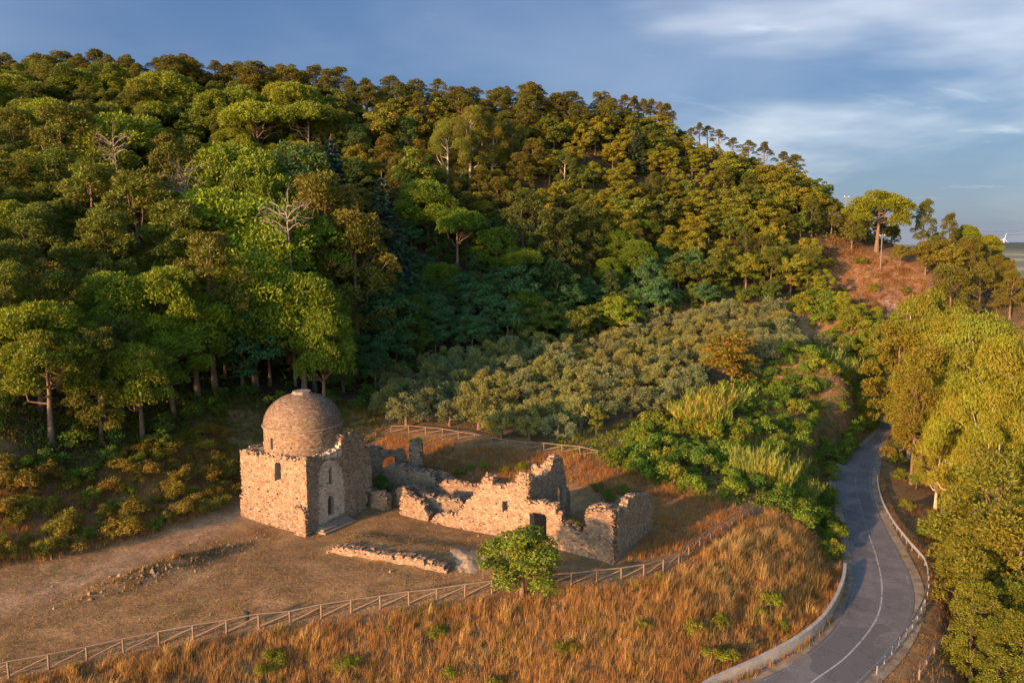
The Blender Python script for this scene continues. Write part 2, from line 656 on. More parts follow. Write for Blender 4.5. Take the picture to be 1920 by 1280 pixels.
FOOT = [wpt(*p) for p in [(60, 888, 4.6), (250, 850, 5.2), (400, 748, 8), (600, 775, 3.2), (690, 748, 4.6), (750, 695, 6.2), (1000, 646, 8.6), (1150, 612, 10.6), (1450, 592, 12.5)]] + [wpt(1540, 560, t=188), wpt(1700, 590, t=176), wpt(1900, 600, t=172)]
FOOTX = np.r_[-400, -90, [p[0] for p in FOOT], 400]
FOOTY = np.r_[120, 92, [p[1] for p in FOOT], 190]
o_ = np.argsort(FOOTX)
FOOTX, FOOTY = FOOTX[o_], FOOTY[o_]
OLIVEPOLY = np.array([wpt(*p)[:2] for p in [(690, 800, 2.6), (860, 814, 2.3), (1080, 830, 2.1), (1200, 795, 2.8), (1290, 760, 3.8), (1400, 710, 5.8), (1500, 675, 7.6), (1590, 640, 9.3), (1470, 603, 12), (1250, 620, 10.3), (1000, 650, 8.4), (860, 680, 7), (740, 712, 5.6)]])
FENPX = [(-60, 1286, 0), (75, 1258, 0), (275, 1213, 0), (455, 1182, 0), (672, 1146, 0), (830, 1124, 0), (960, 1108, 0), (1115, 1092, -.1), (1205, 1078, -.1), (1268, 1058, -.2), (1300, 1034, -.2), (1345, 1003, 0), (1385, 978, .1), (1412, 962, .2)]
FENW = np.array([wpt(*p)[:2] for p in FENPX])
FENX, FENY = np.r_[-300, FENW[:, 0], 24, 60], np.r_[30, FENW[:, 1], 92, 150]


def build_ground():
    gx = axis_coords(-62, 66, 1.2, -9000, 9000, 1.062)
    gy = axis_coords(48, 135, 1.1, -400, 14000, 1.045)
    X, Y = np.meshgrid(gx, gy)
    P = np.c_[X.ravel(), Y.ravel()]
    z = height(P)
    c = zone_colour(P, z)
    nx = len(gx)
    i = np.arange(len(gy) - 1)[:, None] * nx + np.arange(nx - 1)[None]
    Fq = np.stack([i, i + 1, i + nx + 1, i + nx], -1).reshape(-1, 4)
    m, nd, lk, out = newmat('soil_and_litter')
    at = nd.new('ShaderNodeAttribute')
    at.attribute_name = 'Col'
    n1 = mk_noise(nd, lk, .55, 6, .65)
    n2 = mk_noise(nd, lk, 3.2, 6, .7)
    f = mk_ramp(nd, lk, n1, [(.3, .62), (.7, 1.3)])
    g = mk_ramp(nd, lk, n2, [(.3, .55), (.72, 1.45)])
    cc = mk_mix(nd, lk, 1.0, at.outputs['Color'], f, 'MULTIPLY')
    cc = mk_mix(nd, lk, 1.0, cc, g, 'MULTIPLY')
    bsdf(nd, lk, out, cc, .98, n2, .9, .16, .1)
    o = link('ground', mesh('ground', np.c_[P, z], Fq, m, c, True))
    tag(o, kind='structure')


build_ground()
print('ground done')

# ------------------------------------------------------------------ road
M_ASPH, nd, lk, out = newmat('asphalt')
n1 = mk_noise(nd, lk, .35, 5, .6)
n2 = mk_noise(nd, lk, 9.0, 5, .7)
n3 = mk_noise(nd, lk, .12, 2, .5, loc=(4, 2, 0))
c_ = mk_mix(nd, lk, mk_ramp(nd, lk, n1, [(.35, 0.0), (.65, 1.0)]), (.094, .090, .086), (.150, .142, .132))
c_ = mk_mix(nd, lk, 1.0, c_, mk_ramp(nd, lk, n2, [(.3, .75), (.7, 1.2)]), 'MULTIPLY')
c_ = mk_mix(nd, lk, mk_ramp(nd, lk, n3, [(.57, 0.0), (.575, 1.0)]), c_, (.092, .089, .086))      # darker relaid patches
tcx = nd.new('ShaderNodeTexCoord')
vor = nd.new('ShaderNodeTexVoronoi')
vor.feature = 'DISTANCE_TO_EDGE'
vor.inputs['Scale'].default_value = .42
wob = nd.new('ShaderNodeMix')
wob.data_type = 'VECTOR'
wob.inputs['Factor'].default_value = .12
nw = nd.new('ShaderNodeTexNoise')
nw.inputs['Scale'].default_value = .8
lk.new(tcx.outputs['Object'], nw.inputs[0])
add = nd.new('ShaderNodeVectorMath')
add.operation = 'MULTIPLY_ADD'
lk.new(nw.outputs['Color'], add.inputs[0])
add.inputs[1].default_value = (2.5, 2.5, 0)
lk.new(tcx.outputs['Object'], add.inputs[2])
lk.new(add.outputs[0], vor.inputs['Vector'])
c_ = mk_mix(nd, lk, mk_ramp(nd, lk, vor.outputs['Distance'], [(.004, .55), (.016, 0.0)]), c_, (.045, .043, .042))      # sealed cracks
bsdf(nd, lk, out, c_, .85, n2, .3, .01, .25)


def paint_mat(name, thr):
    m, nd, lk, out = newmat(name)
    n = mk_noise(nd, lk, 1.6, 6, .75)
    f = mk_ramp(nd, lk, n, [(thr - .06, 0.0), (thr + .06, 1.0)])
    c = mk_mix(nd, lk, f, (.29, .285, .275), (.115, .112, .110))
    bsdf(nd, lk, out, c, .75)
    return m


M_PAINT = paint_mat('worn_road_paint', .56)
M_PAINT2 = paint_mat('faded_road_paint', .40)
M_SHOULD = simple_mat('dusty_shoulder', (.12, .095, .065), (.27, .22, .155), .9, .97, .4, .03)


def strip(name, A, B, z, mat, parent=None, across=1):
    n = len(A)
    t = np.linspace(0, 1, across + 1)
    V = (A[:, None] * (1 - t)[None, :, None] + B[:, None] * t[None, :, None]).reshape(-1, 2)
    V = np.c_[V, np.full(len(V), z)]
    k = across + 1
    i = np.arange(n - 1)[:, None] * k + np.arange(across)[None]
    Fq = np.stack([i, i + 1, i + k + 1, i + k], -1).reshape(-1, 4)
    return link(name, mesh(name, V, Fq, mat), parent)


NR = 110
LCn = resample(LW, 1)
RCn = resample(RW, 1)


def even(P, k):
    d = np.r_[0, np.cumsum(np.linalg.norm(np.diff(P, axis=0), axis=1))]
    s = np.linspace(0, d[-1], k)
    return np.stack([np.interp(s, d, P[:, j]) for j in range(P.shape[1])], 1)


# pair the two edges station by station
def paired(frac):
    d = []
    A = np.vstack([LW * (1 - frac) + RW * frac])
    return even(resample(A, .5), NR)


road = tag(strip('road', paired(0), paired(1), RZ, M_ASPH, None, 6), kind='structure')


def offset(P, d):
    t = np.gradient(P, axis=0)
    t /= np.linalg.norm(t, axis=1)[:, None]
    return P + d * np.c_[t[:, 1], -t[:, 0]]      # + = to the right of travel


cl = paired(.53)
dseg = np.r_[0, np.cumsum(np.linalg.norm(np.diff(cl, axis=0), axis=1))]
cut = slice(0, 40)
strip('centre_line', offset(cl, -.07)[cut], offset(cl, .07)[cut], RZ + .004, M_PAINT, road)
strip('faded_centre_line', offset(cl, -.06)[39:80], offset(cl, .06)[39:80], RZ + .004, M_PAINT2, road)
e1 = paired(.95)
strip('edge_line', offset(e1, -.07), offset(e1, .07), RZ + .004, M_PAINT2, road)
e0 = paired(.06)
strip('edge_line', offset(e0, -.06), offset(e0, .06), RZ + .004, M_PAINT2, road)
sr = tag(strip('road_shoulder', offset(paired(1), -.12), offset(paired(1), 1.0), RZ - .035, M_SHOULD), kind='structure')
sl = tag(strip('road_shoulder', offset(paired(0), -.9), offset(paired(0), .15), RZ - .035, M_SHOULD), kind='structure')

# concrete retaining wall on the inner side of the bend
WALLPX = [(1295, 1318), (1340, 1290), (1420, 1253), (1495, 1212), (1540, 1175), (1566, 1136), (1580, 1100), (1584, 1072)]
wp = resample(np.array([wpt(*p, z=RZ)[:2] for p in WALLPX]), .6)
wo = np.array([wp[0][0], wp[0][1], RZ])
wall_t = thing('retaining_wall', wo, 'curved grey concrete retaining wall on the inner side of the road bend', 'wall')
nseg = 12
WPA, WPB = offset(wp, -.16), offset(wp, .16)
per = len(wp) // nseg
for k in range(nseg):
    q = wp[k * per:(k + 1) * per + 1] if k < nseg - 1 else wp[k * per:]
    if len(q) < 2:
        continue
    sl_ = slice(k * per, (k + 1) * per + 1) if k < nseg - 1 else slice(k * per, None)
    a, b = WPA[sl_].copy(), WPB[sl_].copy()
    tt = (q[-1] - q[0]) / np.linalg.norm(q[-1] - q[0]) * .012
    a[-1] -= tt; b[-1] -= tt
    zt = RZ + .98
    n = len(q)
    V = np.vstack([np.c_[a, np.full(n, RZ - .3)], np.c_[a, np.full(n, zt)], np.c_[b, np.full(n, zt)], np.c_[b, np.full(n, RZ - .3)]]) - wo
    i = np.arange(n - 1)
    Fq = np.vstack([np.c_[i + j * n, i + 1 + j * n, i + 1 + ((j + 1) % 4) * n, i + ((j + 1) % 4) * n] for j in range(4)]
                   + [np.array([[0, n, 2 * n, 3 * n]]), np.array([[n - 1, 4 * n - 1, 3 * n - 1, 2 * n - 1]])])
    link('cast_section', mesh('cast_section', V, Fq, M_CONC), wall_t)

# guardrail on the outer side
GRPX = [(1642, 1262), (1672, 1222), (1712, 1170), (1738, 1110), (1735, 1062), (1707, 1028), (1672, 982), (1650, 935), (1643, 888)]
gp = resample(np.array([wpt(*p, z=RZ)[:2] for p in GRPX]), 2.0)
go = np.array([gp[0][0], gp[0][1], RZ])
gr_t = thing('guardrail', go, 'grey steel crash barrier along the outer edge of the curving road', 'guardrail')
prof = np.array([(0, .40), (.035, .46), (.035, .52), (.0, .59), (.035, .66), (.035, .72), (0, .78)])
for k in range(0, len(gp) - 1, 2):
    q = gp[k:k + 3]
    n = len(q)
    rows = [np.c_[offset(q, -dx), np.full(n, RZ + zz)] for dx, zz in prof]
    rows2 = [np.c_[offset(q, -dx + .012), np.full(n, RZ + zz)] for dx, zz in prof[::-1]]
    V = np.vstack(rows + rows2) - go
    m_ = len(prof) * 2
    i = np.arange(n - 1)
    Fq = np.vstack([np.c_[i + j * n, i + 1 + j * n, i + 1 + ((j + 1) % m_) * n, i + ((j + 1) % m_) * n] for j in range(m_)])
    link('beam', mesh('beam', V, Fq, M_STEEL), gr_t)
POSTM = mesh('post', box8(-.03, .03, -.04, .04, -.6, .7), BOXF, M_POST)
tg = np.gradient(gp, axis=0)
for k in range(len(gp)):
    q = offset(gp, .08)[k]
    o = link('post', POSTM, gr_t, (q[0] - go[0], q[1] - go[1], 0))
    o.rotation_euler[2] = math.atan2(tg[k, 1], tg[k, 0])

# ------------------------------------------------------------------ timber fences
def pole_mesh(name, mat, n=8, wob=.06, seed=0):
    r = np.random.default_rng(seed)
    zs = np.linspace(0, 1, 6)
    path = np.c_[np.zeros(6), np.zeros(6), zs]
    V, Fq = tube(path, 1 + wob * r.standard_normal(6), n)
    c0, c1 = len(V), len(V) + 1
    V = np.vstack([V, [[0, 0, 0]], [[0, 0, 1]]])
    j = np.arange(n)
    k = (j + 1) % n
    T = np.vstack([np.c_[np.full(n, c0), j, k], np.c_[np.full(n, c1), 5 * n + k, 5 * n + j]])
    return mesh(name, V, [T, Fq], mat, smooth_=True)


POLES = [pole_mesh('round_pole', M_WOOD, seed=s) for s in range(4)]


def pole_between(name, a, b, r, parent, po, me):
    a, b = np.array(a), np.array(b)
    d = Vector(b - a)
    o = link(name, me, parent, tuple(a - po))
    o.rotation_mode = 'QUATERNION'
    o.rotation_quaternion = d.to_track_quat('Z', 'Y')
    o.scale = (r, r, d.length)
    return o


def fence(P, bay, label, h=1.12, flip=False, seed=1):
    r = np.random.default_rng(seed)
    P = resample(P, bay)
    z = height(P)
    po = np.array([P[0, 0], P[0, 1], z[0]])
    t = thing('timber_fence', po, label, 'fence')
    top = []
    for k in range(len(P)):
        b = np.array([P[k, 0], P[k, 1], z[k]])
        lean = np.array([*r.normal(0, .03, 2), 0])
        hh = h + r.normal(0, .03)
        pole_between('post', b - [0, 0, .35], b + lean + [0, 0, hh], .075, t, po, POLES[k % 4])
        top.append(b + lean + [0, 0, hh - .04])
    for k in range(len(P) - 1):
        pole_between('rail', top[k] + [0, 0, .05], top[k + 1] + [0, 0, .05 + r.normal(0, .012)], .062, t, po, POLES[(k + 1) % 4])
        a, b = (k, k + 1) if not flip else (k + 1, k)
        lo = np.array([P[a, 0], P[a, 1], z[a] + .16])
        pole_between('brace', lo * .96 + top[b] * .04, lo * .05 + top[b] * .95 - [0, 0, .12], .05, t, po, POLES[(k + 2) % 4])
    return t


fence(FENW, 2.35, 'long timber post and rail fence sweeping across the grass below the ruins', seed=2)
F2 = [(684, 826, 2.1), (725, 813, 2.2), (800, 818, 2.0), (880, 829, 1.75), (950, 839, 1.65), (1030, 846, 1.7), (1085, 851, 1.8), (1120, 858, 1.7)]
fence(np.array([wpt(*p)[:2] for p in F2]), 2.6, 'timber fence between the ruins and the front row of olive trees', seed=4)
F3 = [(1722, 1290, -5.0), (1745, 1250, -5.2), (1770, 1212, -5.2), (1795, 1175, -5.2)]
fence(np.array([wpt(*p)[:2] for p in F3]), 2.6, 'short timber fence beside the dirt path right of the road', h=.9, seed=5)

# dark litter bin by the fence
bp_ = wpt(457, 1180, z=0)
bp_ = np.array([bp_[0] + .1, bp_[1] + .45, hz(bp_[0], bp_[1] + .45)])
bt = thing('litter_bin', bp_, 'small black litter bin on a post by the long fence', 'bin')
V, Fq = tube([(0, 0, .35), (0, 0, .42), (0, 0, 1.0), (0, 0, 1.05)], [.17, .2, .24, .25], 12)
link('bin_body', mesh('bin_body', V, Fq, M_BIN, smooth_=True), bt)
V, Fq = tube([(0, 0, 1.055), (0, 0, 1.13), (0, 0, 1.17)], [.27, .2, .02], 12)
link('lid', mesh('lid', V, Fq, M_BIN, smooth_=True), bt)
V, Fq = tube([(0, .22, -.3), (0, .22, 1.1)], .035, 8)
link('post', mesh('post', V, Fq, M_BIN), bt)

# ------------------------------------------------------------------ masonry
TINTS = np.array([(.47, .37, .27), (.42, .33, .25), (.52, .42, .32), (.38, .31, .25), (.56, .47, .37), (.34, .27, .21), (.45, .31, .21)])
GREYT = np.array([(.40, .34, .27), (.36, .31, .25), (.45, .39, .31), (.31, .27, .22), (.48, .42, .34)])
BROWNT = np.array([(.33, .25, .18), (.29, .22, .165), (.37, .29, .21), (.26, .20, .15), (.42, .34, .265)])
PLAST = np.array([(.80, .75, .67), (.76, .71, .63), (.84, .79, .71)])


def spans(poly, z):
    xs = []
    n = len(poly)
    for i in range(n):
        (x1, z1_), (x2, z2_) = poly[i], poly[(i + 1) % n]
        if (z1_ > z) != (z2_ > z):
            xs.append(x1 + (z - z1_) / (z2_ - z1_) * (x2 - x1))
    xs.sort()
    return list(zip(xs[::2], xs[1::2]))


def masonry(r, mapfn, s0, s1, z0, z1, inside, thick, tint, ch=(.11, .19), cw=(.15, .38), prot=.014, close=None, back=True, holes_p=0, openings=(), core_step=None, edge=True):
    """courses of uneven stones, each its own block, on a recessed mortar core"""
    st, co = MB(), MB()
    z = z0
    while z < z1:
        hgt = r.uniform(*ch)
        zc = z + hgt / 2
        gaps = [g for o in openings for g in spans(o, zc)]
        s = s0 - r.uniform(0, .3)
        run = None
        runs = []
        while s < s1:
            w = r.uniform(*cw)
            segs = [(max(s, s0), min(s + w, s1))]
            for g0, g1 in gaps:
                nx_ = []
                for a, b in segs:
                    if b <= g0 or a >= g1:
                        nx_.append((a, b))
                    else:
                        if a < g0:
                            nx_.append((a, g0))
                        if b > g1:
                            nx_.append((g1, b))
                segs = nx_
            for sa, sb in segs:
                if sb - sa < .03:
                    continue
                sc = (sa + sb) / 2
                if holes_p and r.random() < .6 and abs(sc / 1.45 - round(sc / 1.45)) < .085 and abs(zc / 1.2 - round(zc / 1.2)) < .06:
                    continue
                if not inside(sc + r.normal(0, .04), zc + r.normal(0, .06)):
                    continue
                if edge and not (inside(sc, zc + .36) and inside(sc - .3, zc + .1) and inside(sc + .3, zc + .1)):
                    # broken edge: separate stones through the thickness, some fallen out
                    k = max(2, int(round(thick / .3)))
                    cut_ = np.r_[0, np.sort(np.linspace(0, 1, k + 1)[1:-1] + r.normal(0, .06, k - 1)), 1] * thick
                    for a_, b_ in zip(cut_[:-1], cut_[1:]):
                        if r.random() < .8:
                            S = box8(sa + .004, sb - .004, a_, b_ - .01, z - .01, z + hgt * r.uniform(.75, 1.25)) + r.normal(0, .02, (8, 3))
                            t = tint(sc, zc)
                            st.add(mapfn(S), BOXF, t[r.integers(len(t))] * r.uniform(.8, 1.15))
                    continue
                if runs and abs(runs[-1][1] - sa) < 1e-6 and (core_step is None or sb - runs[-1][0] < core_step):
                    runs[-1][1] = sb
                else:
                    runs.append([sa, sb])
                g = .009
                S = box8(sa + g, sb - g, 0, 1, z + g, z + hgt - g)
                pr = r.uniform(-.008, prot)
                S[:, 1] = np.where(S[:, 1] > .5, thick + (r.uniform(-.02, prot) if back else -.1), -pr)
                S += r.normal(0, .008, S.shape)
                t = tint(sc, zc)
                col = t[r.integers(len(t))] * r.uniform(.85, 1.15)
                if r.random() < .05:
                    col = col * .55
                st.add(mapfn(S), BOXF, col)
            s += w
        for sa, sb in runs:
            C = box8(sa - .004, sb + .004, 0, 1, z - .004, z + hgt + .004)
            C[:, 1] = np.where(C[:, 1] > .5, thick - .016, .016)
            co.add(mapfn(C), BOXF)
        z += hgt
    return st, co


def poly_inside(poly, holes=()):
    pl = np.array(poly)
    hs = [np.array(h) for h in holes]

    def f(s, z):
        p = np.array([[s, z]])
        if not in_poly(p, pl)[0]:
            return False
        return not any(in_poly(p, h)[0] for h in hs)
    return f


def arch(s0, s1, z0, z1, n=8):
    r = (s1 - s0) / 2
    c = (s0 + s1) / 2
    zs = z1 - r
    return [(s0, z0), (s0, zs)] + [(c - r * math.cos(a), zs + r * math.sin(a)) for a in np.linspace(0, math.pi, n)[1:-1]] + [(s1, zs), (s1, z0)]


DA = np.array([-.848, .530])     # along the church's sunlit side, away to the left
DA /= np.linalg.norm(DA)
DB = np.array([.530, .848])      # along the shaded facade, away from the camera
DB /= np.linalg.norm(DB)


def linmap(P0, d, nrm, z0=0.0):
    P0, d, nrm = np.array(P0[:2]), np.array(d), np.array(nrm)

    def f(B):
        xy = P0 + B[:, 0:1] * d + B[:, 1:2] * nrm
        return np.c_[xy, B[:, 2] + z0]
    return f


def wall_parts(parent, po, P0, d, nrm, poly, holes, thick, tint, seed, name='wall', **kw):
    r = np.random.default_rng(seed)
    p = np.array(poly)
    st, co = masonry(r, linmap(np.array(P0[:2]) - po[:2], d, nrm, -po[2]), p[:, 0].min(), p[:, 0].max(), p[:, 1].min(), p[:, 1].max(),
                     poly_inside(poly), thick, tint, openings=holes, **kw)
    w = link(name, co.build(name, M_MORTAR), parent)
    s = link('stonework', st.build('stonework', M_STONE), w)
    s['kind'] = 'stuff'
    return w


def T(*sets):
    a = np.vstack(sets)
    return lambda s, z: a


C0 = wpt(578, 1003, z=0)[:2]
church_o = np.array([C0[0], C0[1], 0.0])
church = thing('domed_church', church_o, 'small square rubble stone church with a round dome, left end of the ruins', 'church')
LA, LB, HT = 10.0, 8.9, 7.85
# sunlit side
def tz(z): return 8.0 if z is None else z
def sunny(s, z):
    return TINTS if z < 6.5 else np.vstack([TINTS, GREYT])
hA = [[on_plane(px, py, C0, DA) for px, py in q] for q in
      ([(515, 902), (515, 872), (517, 867), (522, 866), (526, 868), (527, 898)],)]
polyA = [(0, -1), (0, 8.0), (2.0, 7.75), (4.0, 7.85), (6.5, 7.6), (8.6, 7.7), (LA, 7.45), (LA, 2.5), (LA + .35, 2.4), (LA + .35, -1)]
wall_parts(church, church_o, C0, DA, DB, polyA, hA, .9, sunny, 11, holes_p=1)
# facade towards the ruins
def Bp(pts): return [on_plane(px, py, C0, DB) for px, py in pts]
hB = [Bp([(617, 908), (617, 880), (619, 876), (623, 875), (623, 905)]), Bp([(615, 968), (615, 936), (617, 930), (621, 928), (626, 930), (628, 938), (628, 962)])]
blind = Bp([(598, 985), (598, 905), (600, 880), (606, 867), (616, 862), (632, 866), (641, 880), (645, 905), (647, 960)])
bl_in = poly_inside(blind)
pl_up = poly_inside(Bp([(604, 860), (604, 800), (640, 790), (640, 856)]))
facB = Bp([(590, 858), (604, 856)])
print('facade z', facB, 'blind', blind[:3])
polyB = [(0, -1), (0, 8.0)] + [(1.2, 7.9), (2.6, 7.8), (4.6, 7.9)] + Bp([(641, 822), (644, 812), (652, 818), (658, 808), (668, 806), (676, 812), (683, 818), (684, 832), (692, 842), (696, 858), (697, 890), (695, 925)]) + [(LB, 2.4), (LB, -1)]
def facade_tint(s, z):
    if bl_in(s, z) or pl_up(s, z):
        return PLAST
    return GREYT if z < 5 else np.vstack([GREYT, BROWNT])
wall_parts(church, church_o, C0 - DA * 0.004, DB, DA, polyB, hB, .9, facade_tint, 12, holes_p=1)
# two hidden sides close the block
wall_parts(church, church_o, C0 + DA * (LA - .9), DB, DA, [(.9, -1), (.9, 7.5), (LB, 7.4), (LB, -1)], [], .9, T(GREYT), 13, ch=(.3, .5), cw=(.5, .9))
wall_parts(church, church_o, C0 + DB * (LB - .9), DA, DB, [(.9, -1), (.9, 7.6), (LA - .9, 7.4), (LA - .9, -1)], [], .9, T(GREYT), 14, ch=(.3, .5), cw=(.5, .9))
# roof slab under the drum
cc2 = np.array([C0 + DA * .5 + DB * .5, C0 + DA * (LA - .5) + DB * .5, C0 + DA * (LA - .5) + DB * (LB - .5), C0 + DA * .5 + DB * (LB - .5)]) - C0
V = np.vstack([np.c_[cc2, np.full(4, 7.25)], np.c_[cc2, np.full(4, 7.55)]])
link('roof', mesh('roof', V, BOXF, simple_mat('roof_rubble', (.20, .155, .11), (.33, .26, .19), 2.5, .97, .6, .08)), church)
# corner buttress at the foot of the sunlit side
wall_parts(church, church_o, C0 - DA * .25 - DB * .55, DA, DB, [(0, -1), (0, 2.2), (.5, 3.0), (1.5, 3.1), (1.75, 2.2), (1.75, -1)], [], .6, T(TINTS), 15, name='buttress')
# drum and dome
DC = C0 + DA * (LA / 2 - .15) + DB * (LB / 2 - .15) - C0
RD = 4.12


def drum_map(B):
    th = B[:, 0] / RD
    rr = RD - B[:, 1]
    return np.c_[DC[0] + rr * np.cos(th), DC[1] + rr * np.sin(th), B[:, 2]]


ZR = 10.25
circ = 2 * math.pi * RD
wth = math.atan2(*(-(DB))[::-1])       # direction of the sunlit face
s_win = ((wth - .08) % (2 * math.pi)) * RD
def drum_in(s, z):
    return not (abs(s - s_win) < .2 and 8.15 < z < 9.4)
st, co = masonry(np.random.default_rng(21), drum_map, 0, circ, 7.3, ZR, lambda s, z: True, .7, lambda s, z: np.vstack([TINTS, BROWNT]), core_step=.6, edge=False, back=False, openings=[[(s_win - .2, 8.15), (s_win - .2, 9.4), (s_win + .2, 9.4), (s_win + .2, 8.15)]])
dr = link('drum', co.build('drum', M_MORTAR), church)
tag(link('stonework', st.build('stonework', M_STONE), dr), kind='stuff')


def dome_map(B):
    ph = (B[:, 2]) / RD
    rr = RD + .02 - B[:, 1]
    th = B[:, 0] / RD
    return np.c_[DC[0] + rr * np.cos(ph) * np.cos(th), DC[1] + rr * np.cos(ph) * np.sin(th), ZR + .12 + .80 * rr * np.sin(ph)]


def dome_cells():
    r = np.random.default_rng(22)
    st, co = MB(), MB()
    z = 0.0
    while z < RD * math.pi / 2 * .93:
        hgt = r.uniform(.10, .15)
        k = math.cos(min(z / RD, 1.5))
        s = -r.uniform(0, .3)
        while s < circ:
            w = r.uniform(.18, .42) / max(k, .12)
            w = min(w, circ - s) if s + w > circ else w
            C = box8(s - .004, s + w + .004, .012, .5, z - .004, z + hgt + .004)
            co.add(dome_map(C), BOXF)
            S = box8(s + .012 / k, s + w - .012 / k, -r.uniform(-.008, .014), .4, z + .009, z + hgt - .009) + r.normal(0, .005, (8, 3))
            t = BROWNT[r.integers(len(BROWNT))] if r.random() < .85 else GREYT[r.integers(len(GREYT))]
            st.add(dome_map(S), BOXF, t * r.uniform(.62, 1.05))
            s += w
        z += hgt
    return st, co


st, co = dome_cells()
dm = link('dome', co.build('dome', M_MORTAR), church)
tag(link('stonework', st.build('stonework', M_STONE), dm), kind='stuff')
a = np.linspace(0, 2 * math.pi, 65)
V, Fq = tube(np.c_[DC[0] + (RD + .1) * np.cos(a), DC[1] + (RD + .1) * np.sin(a), np.full(65, ZR + .05)], .09, 8)
link('moulding_ring', mesh('moulding_ring', V, Fq, M_SLAB, smooth_=True), dm)
mb = MB()
for k, (rr, z0, z1) in enumerate([(1.12, 13.38, 13.62), (.98, 13.62, 13.86)]):
    an = np.arange(8) / 8 * 2 * math.pi + .3
    V = np.vstack([np.c_[DC[0] + rr * np.cos(an), DC[1] + rr * np.sin(an), np.full(8, z)] for z in (z0, z1)] + [[[DC[0], DC[1], z1]]])
    j = np.arange(8)
    mb.add(V, [np.c_[j, (j + 1) % 8, 8 + (j + 1) % 8, 8 + j], np.c_[8 + j, 8 + (j + 1) % 8, np.full(8, 16)]])
link('cap_stone', mb.build('cap_stone', M_SLAB), dm)
# worn steps below the door
for k in range(3):
    V = box8(.9 + .2 * k, 5.6 - .15 * k, 0, 1.5 - .45 * k, -.3, .16 * (k + 1)) + np.random.default_rng(k).normal(0, .02, (8, 3))
    W_ = np.c_[V[:, 0:1] * DB + (V[:, 1:2] + .02) * (-DA), V[:, 2] + .05]
    link('step', mesh('step', W_, BOXF, M_SLAB), church)
# door and window jambs: timber door leaf set deep in the opening
(sd0, zd0), (sd1, zd1) = hB[1][0], hB[1][4]
V = box8(sd0 - .1, max(p[0] for p in hB[1]) + .1, .62, .68, -.1, zd1 - .1)
link('door', mesh('door', np.c_[V[:, 0:1] * DB + V[:, 1:2] * DA, V[:, 2]], BOXF, simple_mat('weathered_door', (.055, .035, .022), (.09, .06, .04), 5)), church)


# --- ruined walls
def ruin(name, P0, d, nrm, poly, holes, thick, tint, seed, label, **kw):
    po = np.array([P0[0], P0[1], hz(P0[0], P0[1])])
    t = thing(name, po, label, 'ruined wall')
    wall_parts(t, po, P0, d, nrm, poly, holes, thick, tint, seed, **kw)
    return t


def z1(pts): return [(680 + x / 3.3103, 780 + y / 3.3103) for x, y in pts]      # zoom of the ruins
def z0(pts): return [(420 + x / 3.7643, 700 + y / 3.7643) for x, y in pts]      # zoom of the church


WC = wpt(1150, 1060, z=-.05)[:2]          # right-hand corner of the front wall
DF = DA
def FP(pts): return [on_plane(x, y, WC, DF) for x, y in pts]
front = FP(z1([(1556, 592), (1500, 582), (1440, 575), (1385, 595), (1378, 640), (1385, 700), (1340, 712), (1290, 680), (1232, 655), (1230, 612), (1203, 590), (1200, 542), (1150, 545), (1110, 525), (1040, 535), (1026, 520), (1032, 362), (1010, 350), (965, 368), (940, 402), (880, 432), (815, 432), (802, 382), (752, 368), (730, 402), (700, 470), (660, 512), (620, 560), (585, 600), (500, 600), (450, 612), (425, 650)]))
sL = front[-1][0]
front = [(0, -1.2)] + front + [(sL + .1, -1)]
fh = [FP(z1([(866, 592), (866, 528), (900, 524), (900, 590)])), FP(z1([(1036, 830), (1036, 605), (1060, 598), (1110, 602), (1140, 620), (1141, 830)]))]
tree_shade = FP(z1([(1600, 930), (1500, 850), (1400, 780), (1320, 730), (1225, 660), (1380, 560), (1600, 560)]))  # outline of the small tree's shadow, painted into the wall as browner stones
in_tree_shade = poly_inside([(-1, -2) if i < 0 else p for i, p in enumerate(tree_shade)])
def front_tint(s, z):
    return BROWNT if in_tree_shade(s, z) else TINTS
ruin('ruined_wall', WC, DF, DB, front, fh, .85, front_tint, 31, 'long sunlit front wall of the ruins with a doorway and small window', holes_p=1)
# right end wall in shade
def EP(pts): return [on_plane(x, y, WC, DB) for x, y in pts]
endp = EP(z1([(1557, 590), (1600, 605), (1640, 620), (1648, 520), (1690, 488), (1740, 484), (1788, 492), (1803, 540), (1805, 620), (1800, 700)]))
print('end wall', endp)
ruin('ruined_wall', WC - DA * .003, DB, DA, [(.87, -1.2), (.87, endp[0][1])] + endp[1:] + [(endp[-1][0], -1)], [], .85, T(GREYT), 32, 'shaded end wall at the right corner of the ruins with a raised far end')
# cross wall behind the doorway
P1 = WC + DF * FP(z1([(1018, 500)]))[0][0] + DB * .88
def XP(pts): return [on_plane(x, y, P1, DB) for x, y in pts]
xw = XP(z1([(1012, 352), (1035, 375), (1060, 400), (1100, 395), (1170, 330), (1185, 262), (1240, 258), (1252, 330), (1262, 400), (1285, 470), (1290, 560)]))
print('cross', xw)
xh = [XP(z1([(1210, 560), (1210, 450), (1225, 425), (1245, 425), (1262, 460), (1266, 560)]))]
xe = xw[-1][0]
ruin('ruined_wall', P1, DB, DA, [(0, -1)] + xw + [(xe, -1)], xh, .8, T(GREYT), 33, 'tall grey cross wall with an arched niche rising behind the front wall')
P2 = P1 + DB * (xe * .62) + DA * .85
def YP(pts): return [on_plane(x, y, P2, DA) for x, y in pts]
yw = YP(z1([(1192, 245), (1160, 255), (1130, 290), (1110, 312), (1080, 300), (1048, 308), (1044, 380)]))
ruin('ruined_wall', P2, DA, DB, [(-.0, -.5), (0, yw[0][1])] + yw + [(yw[-1][0], -.5)], [], .8, T(TINTS), 34, 'highest sunlit wall fragment, stepped, standing on the cross wall behind the doorway')
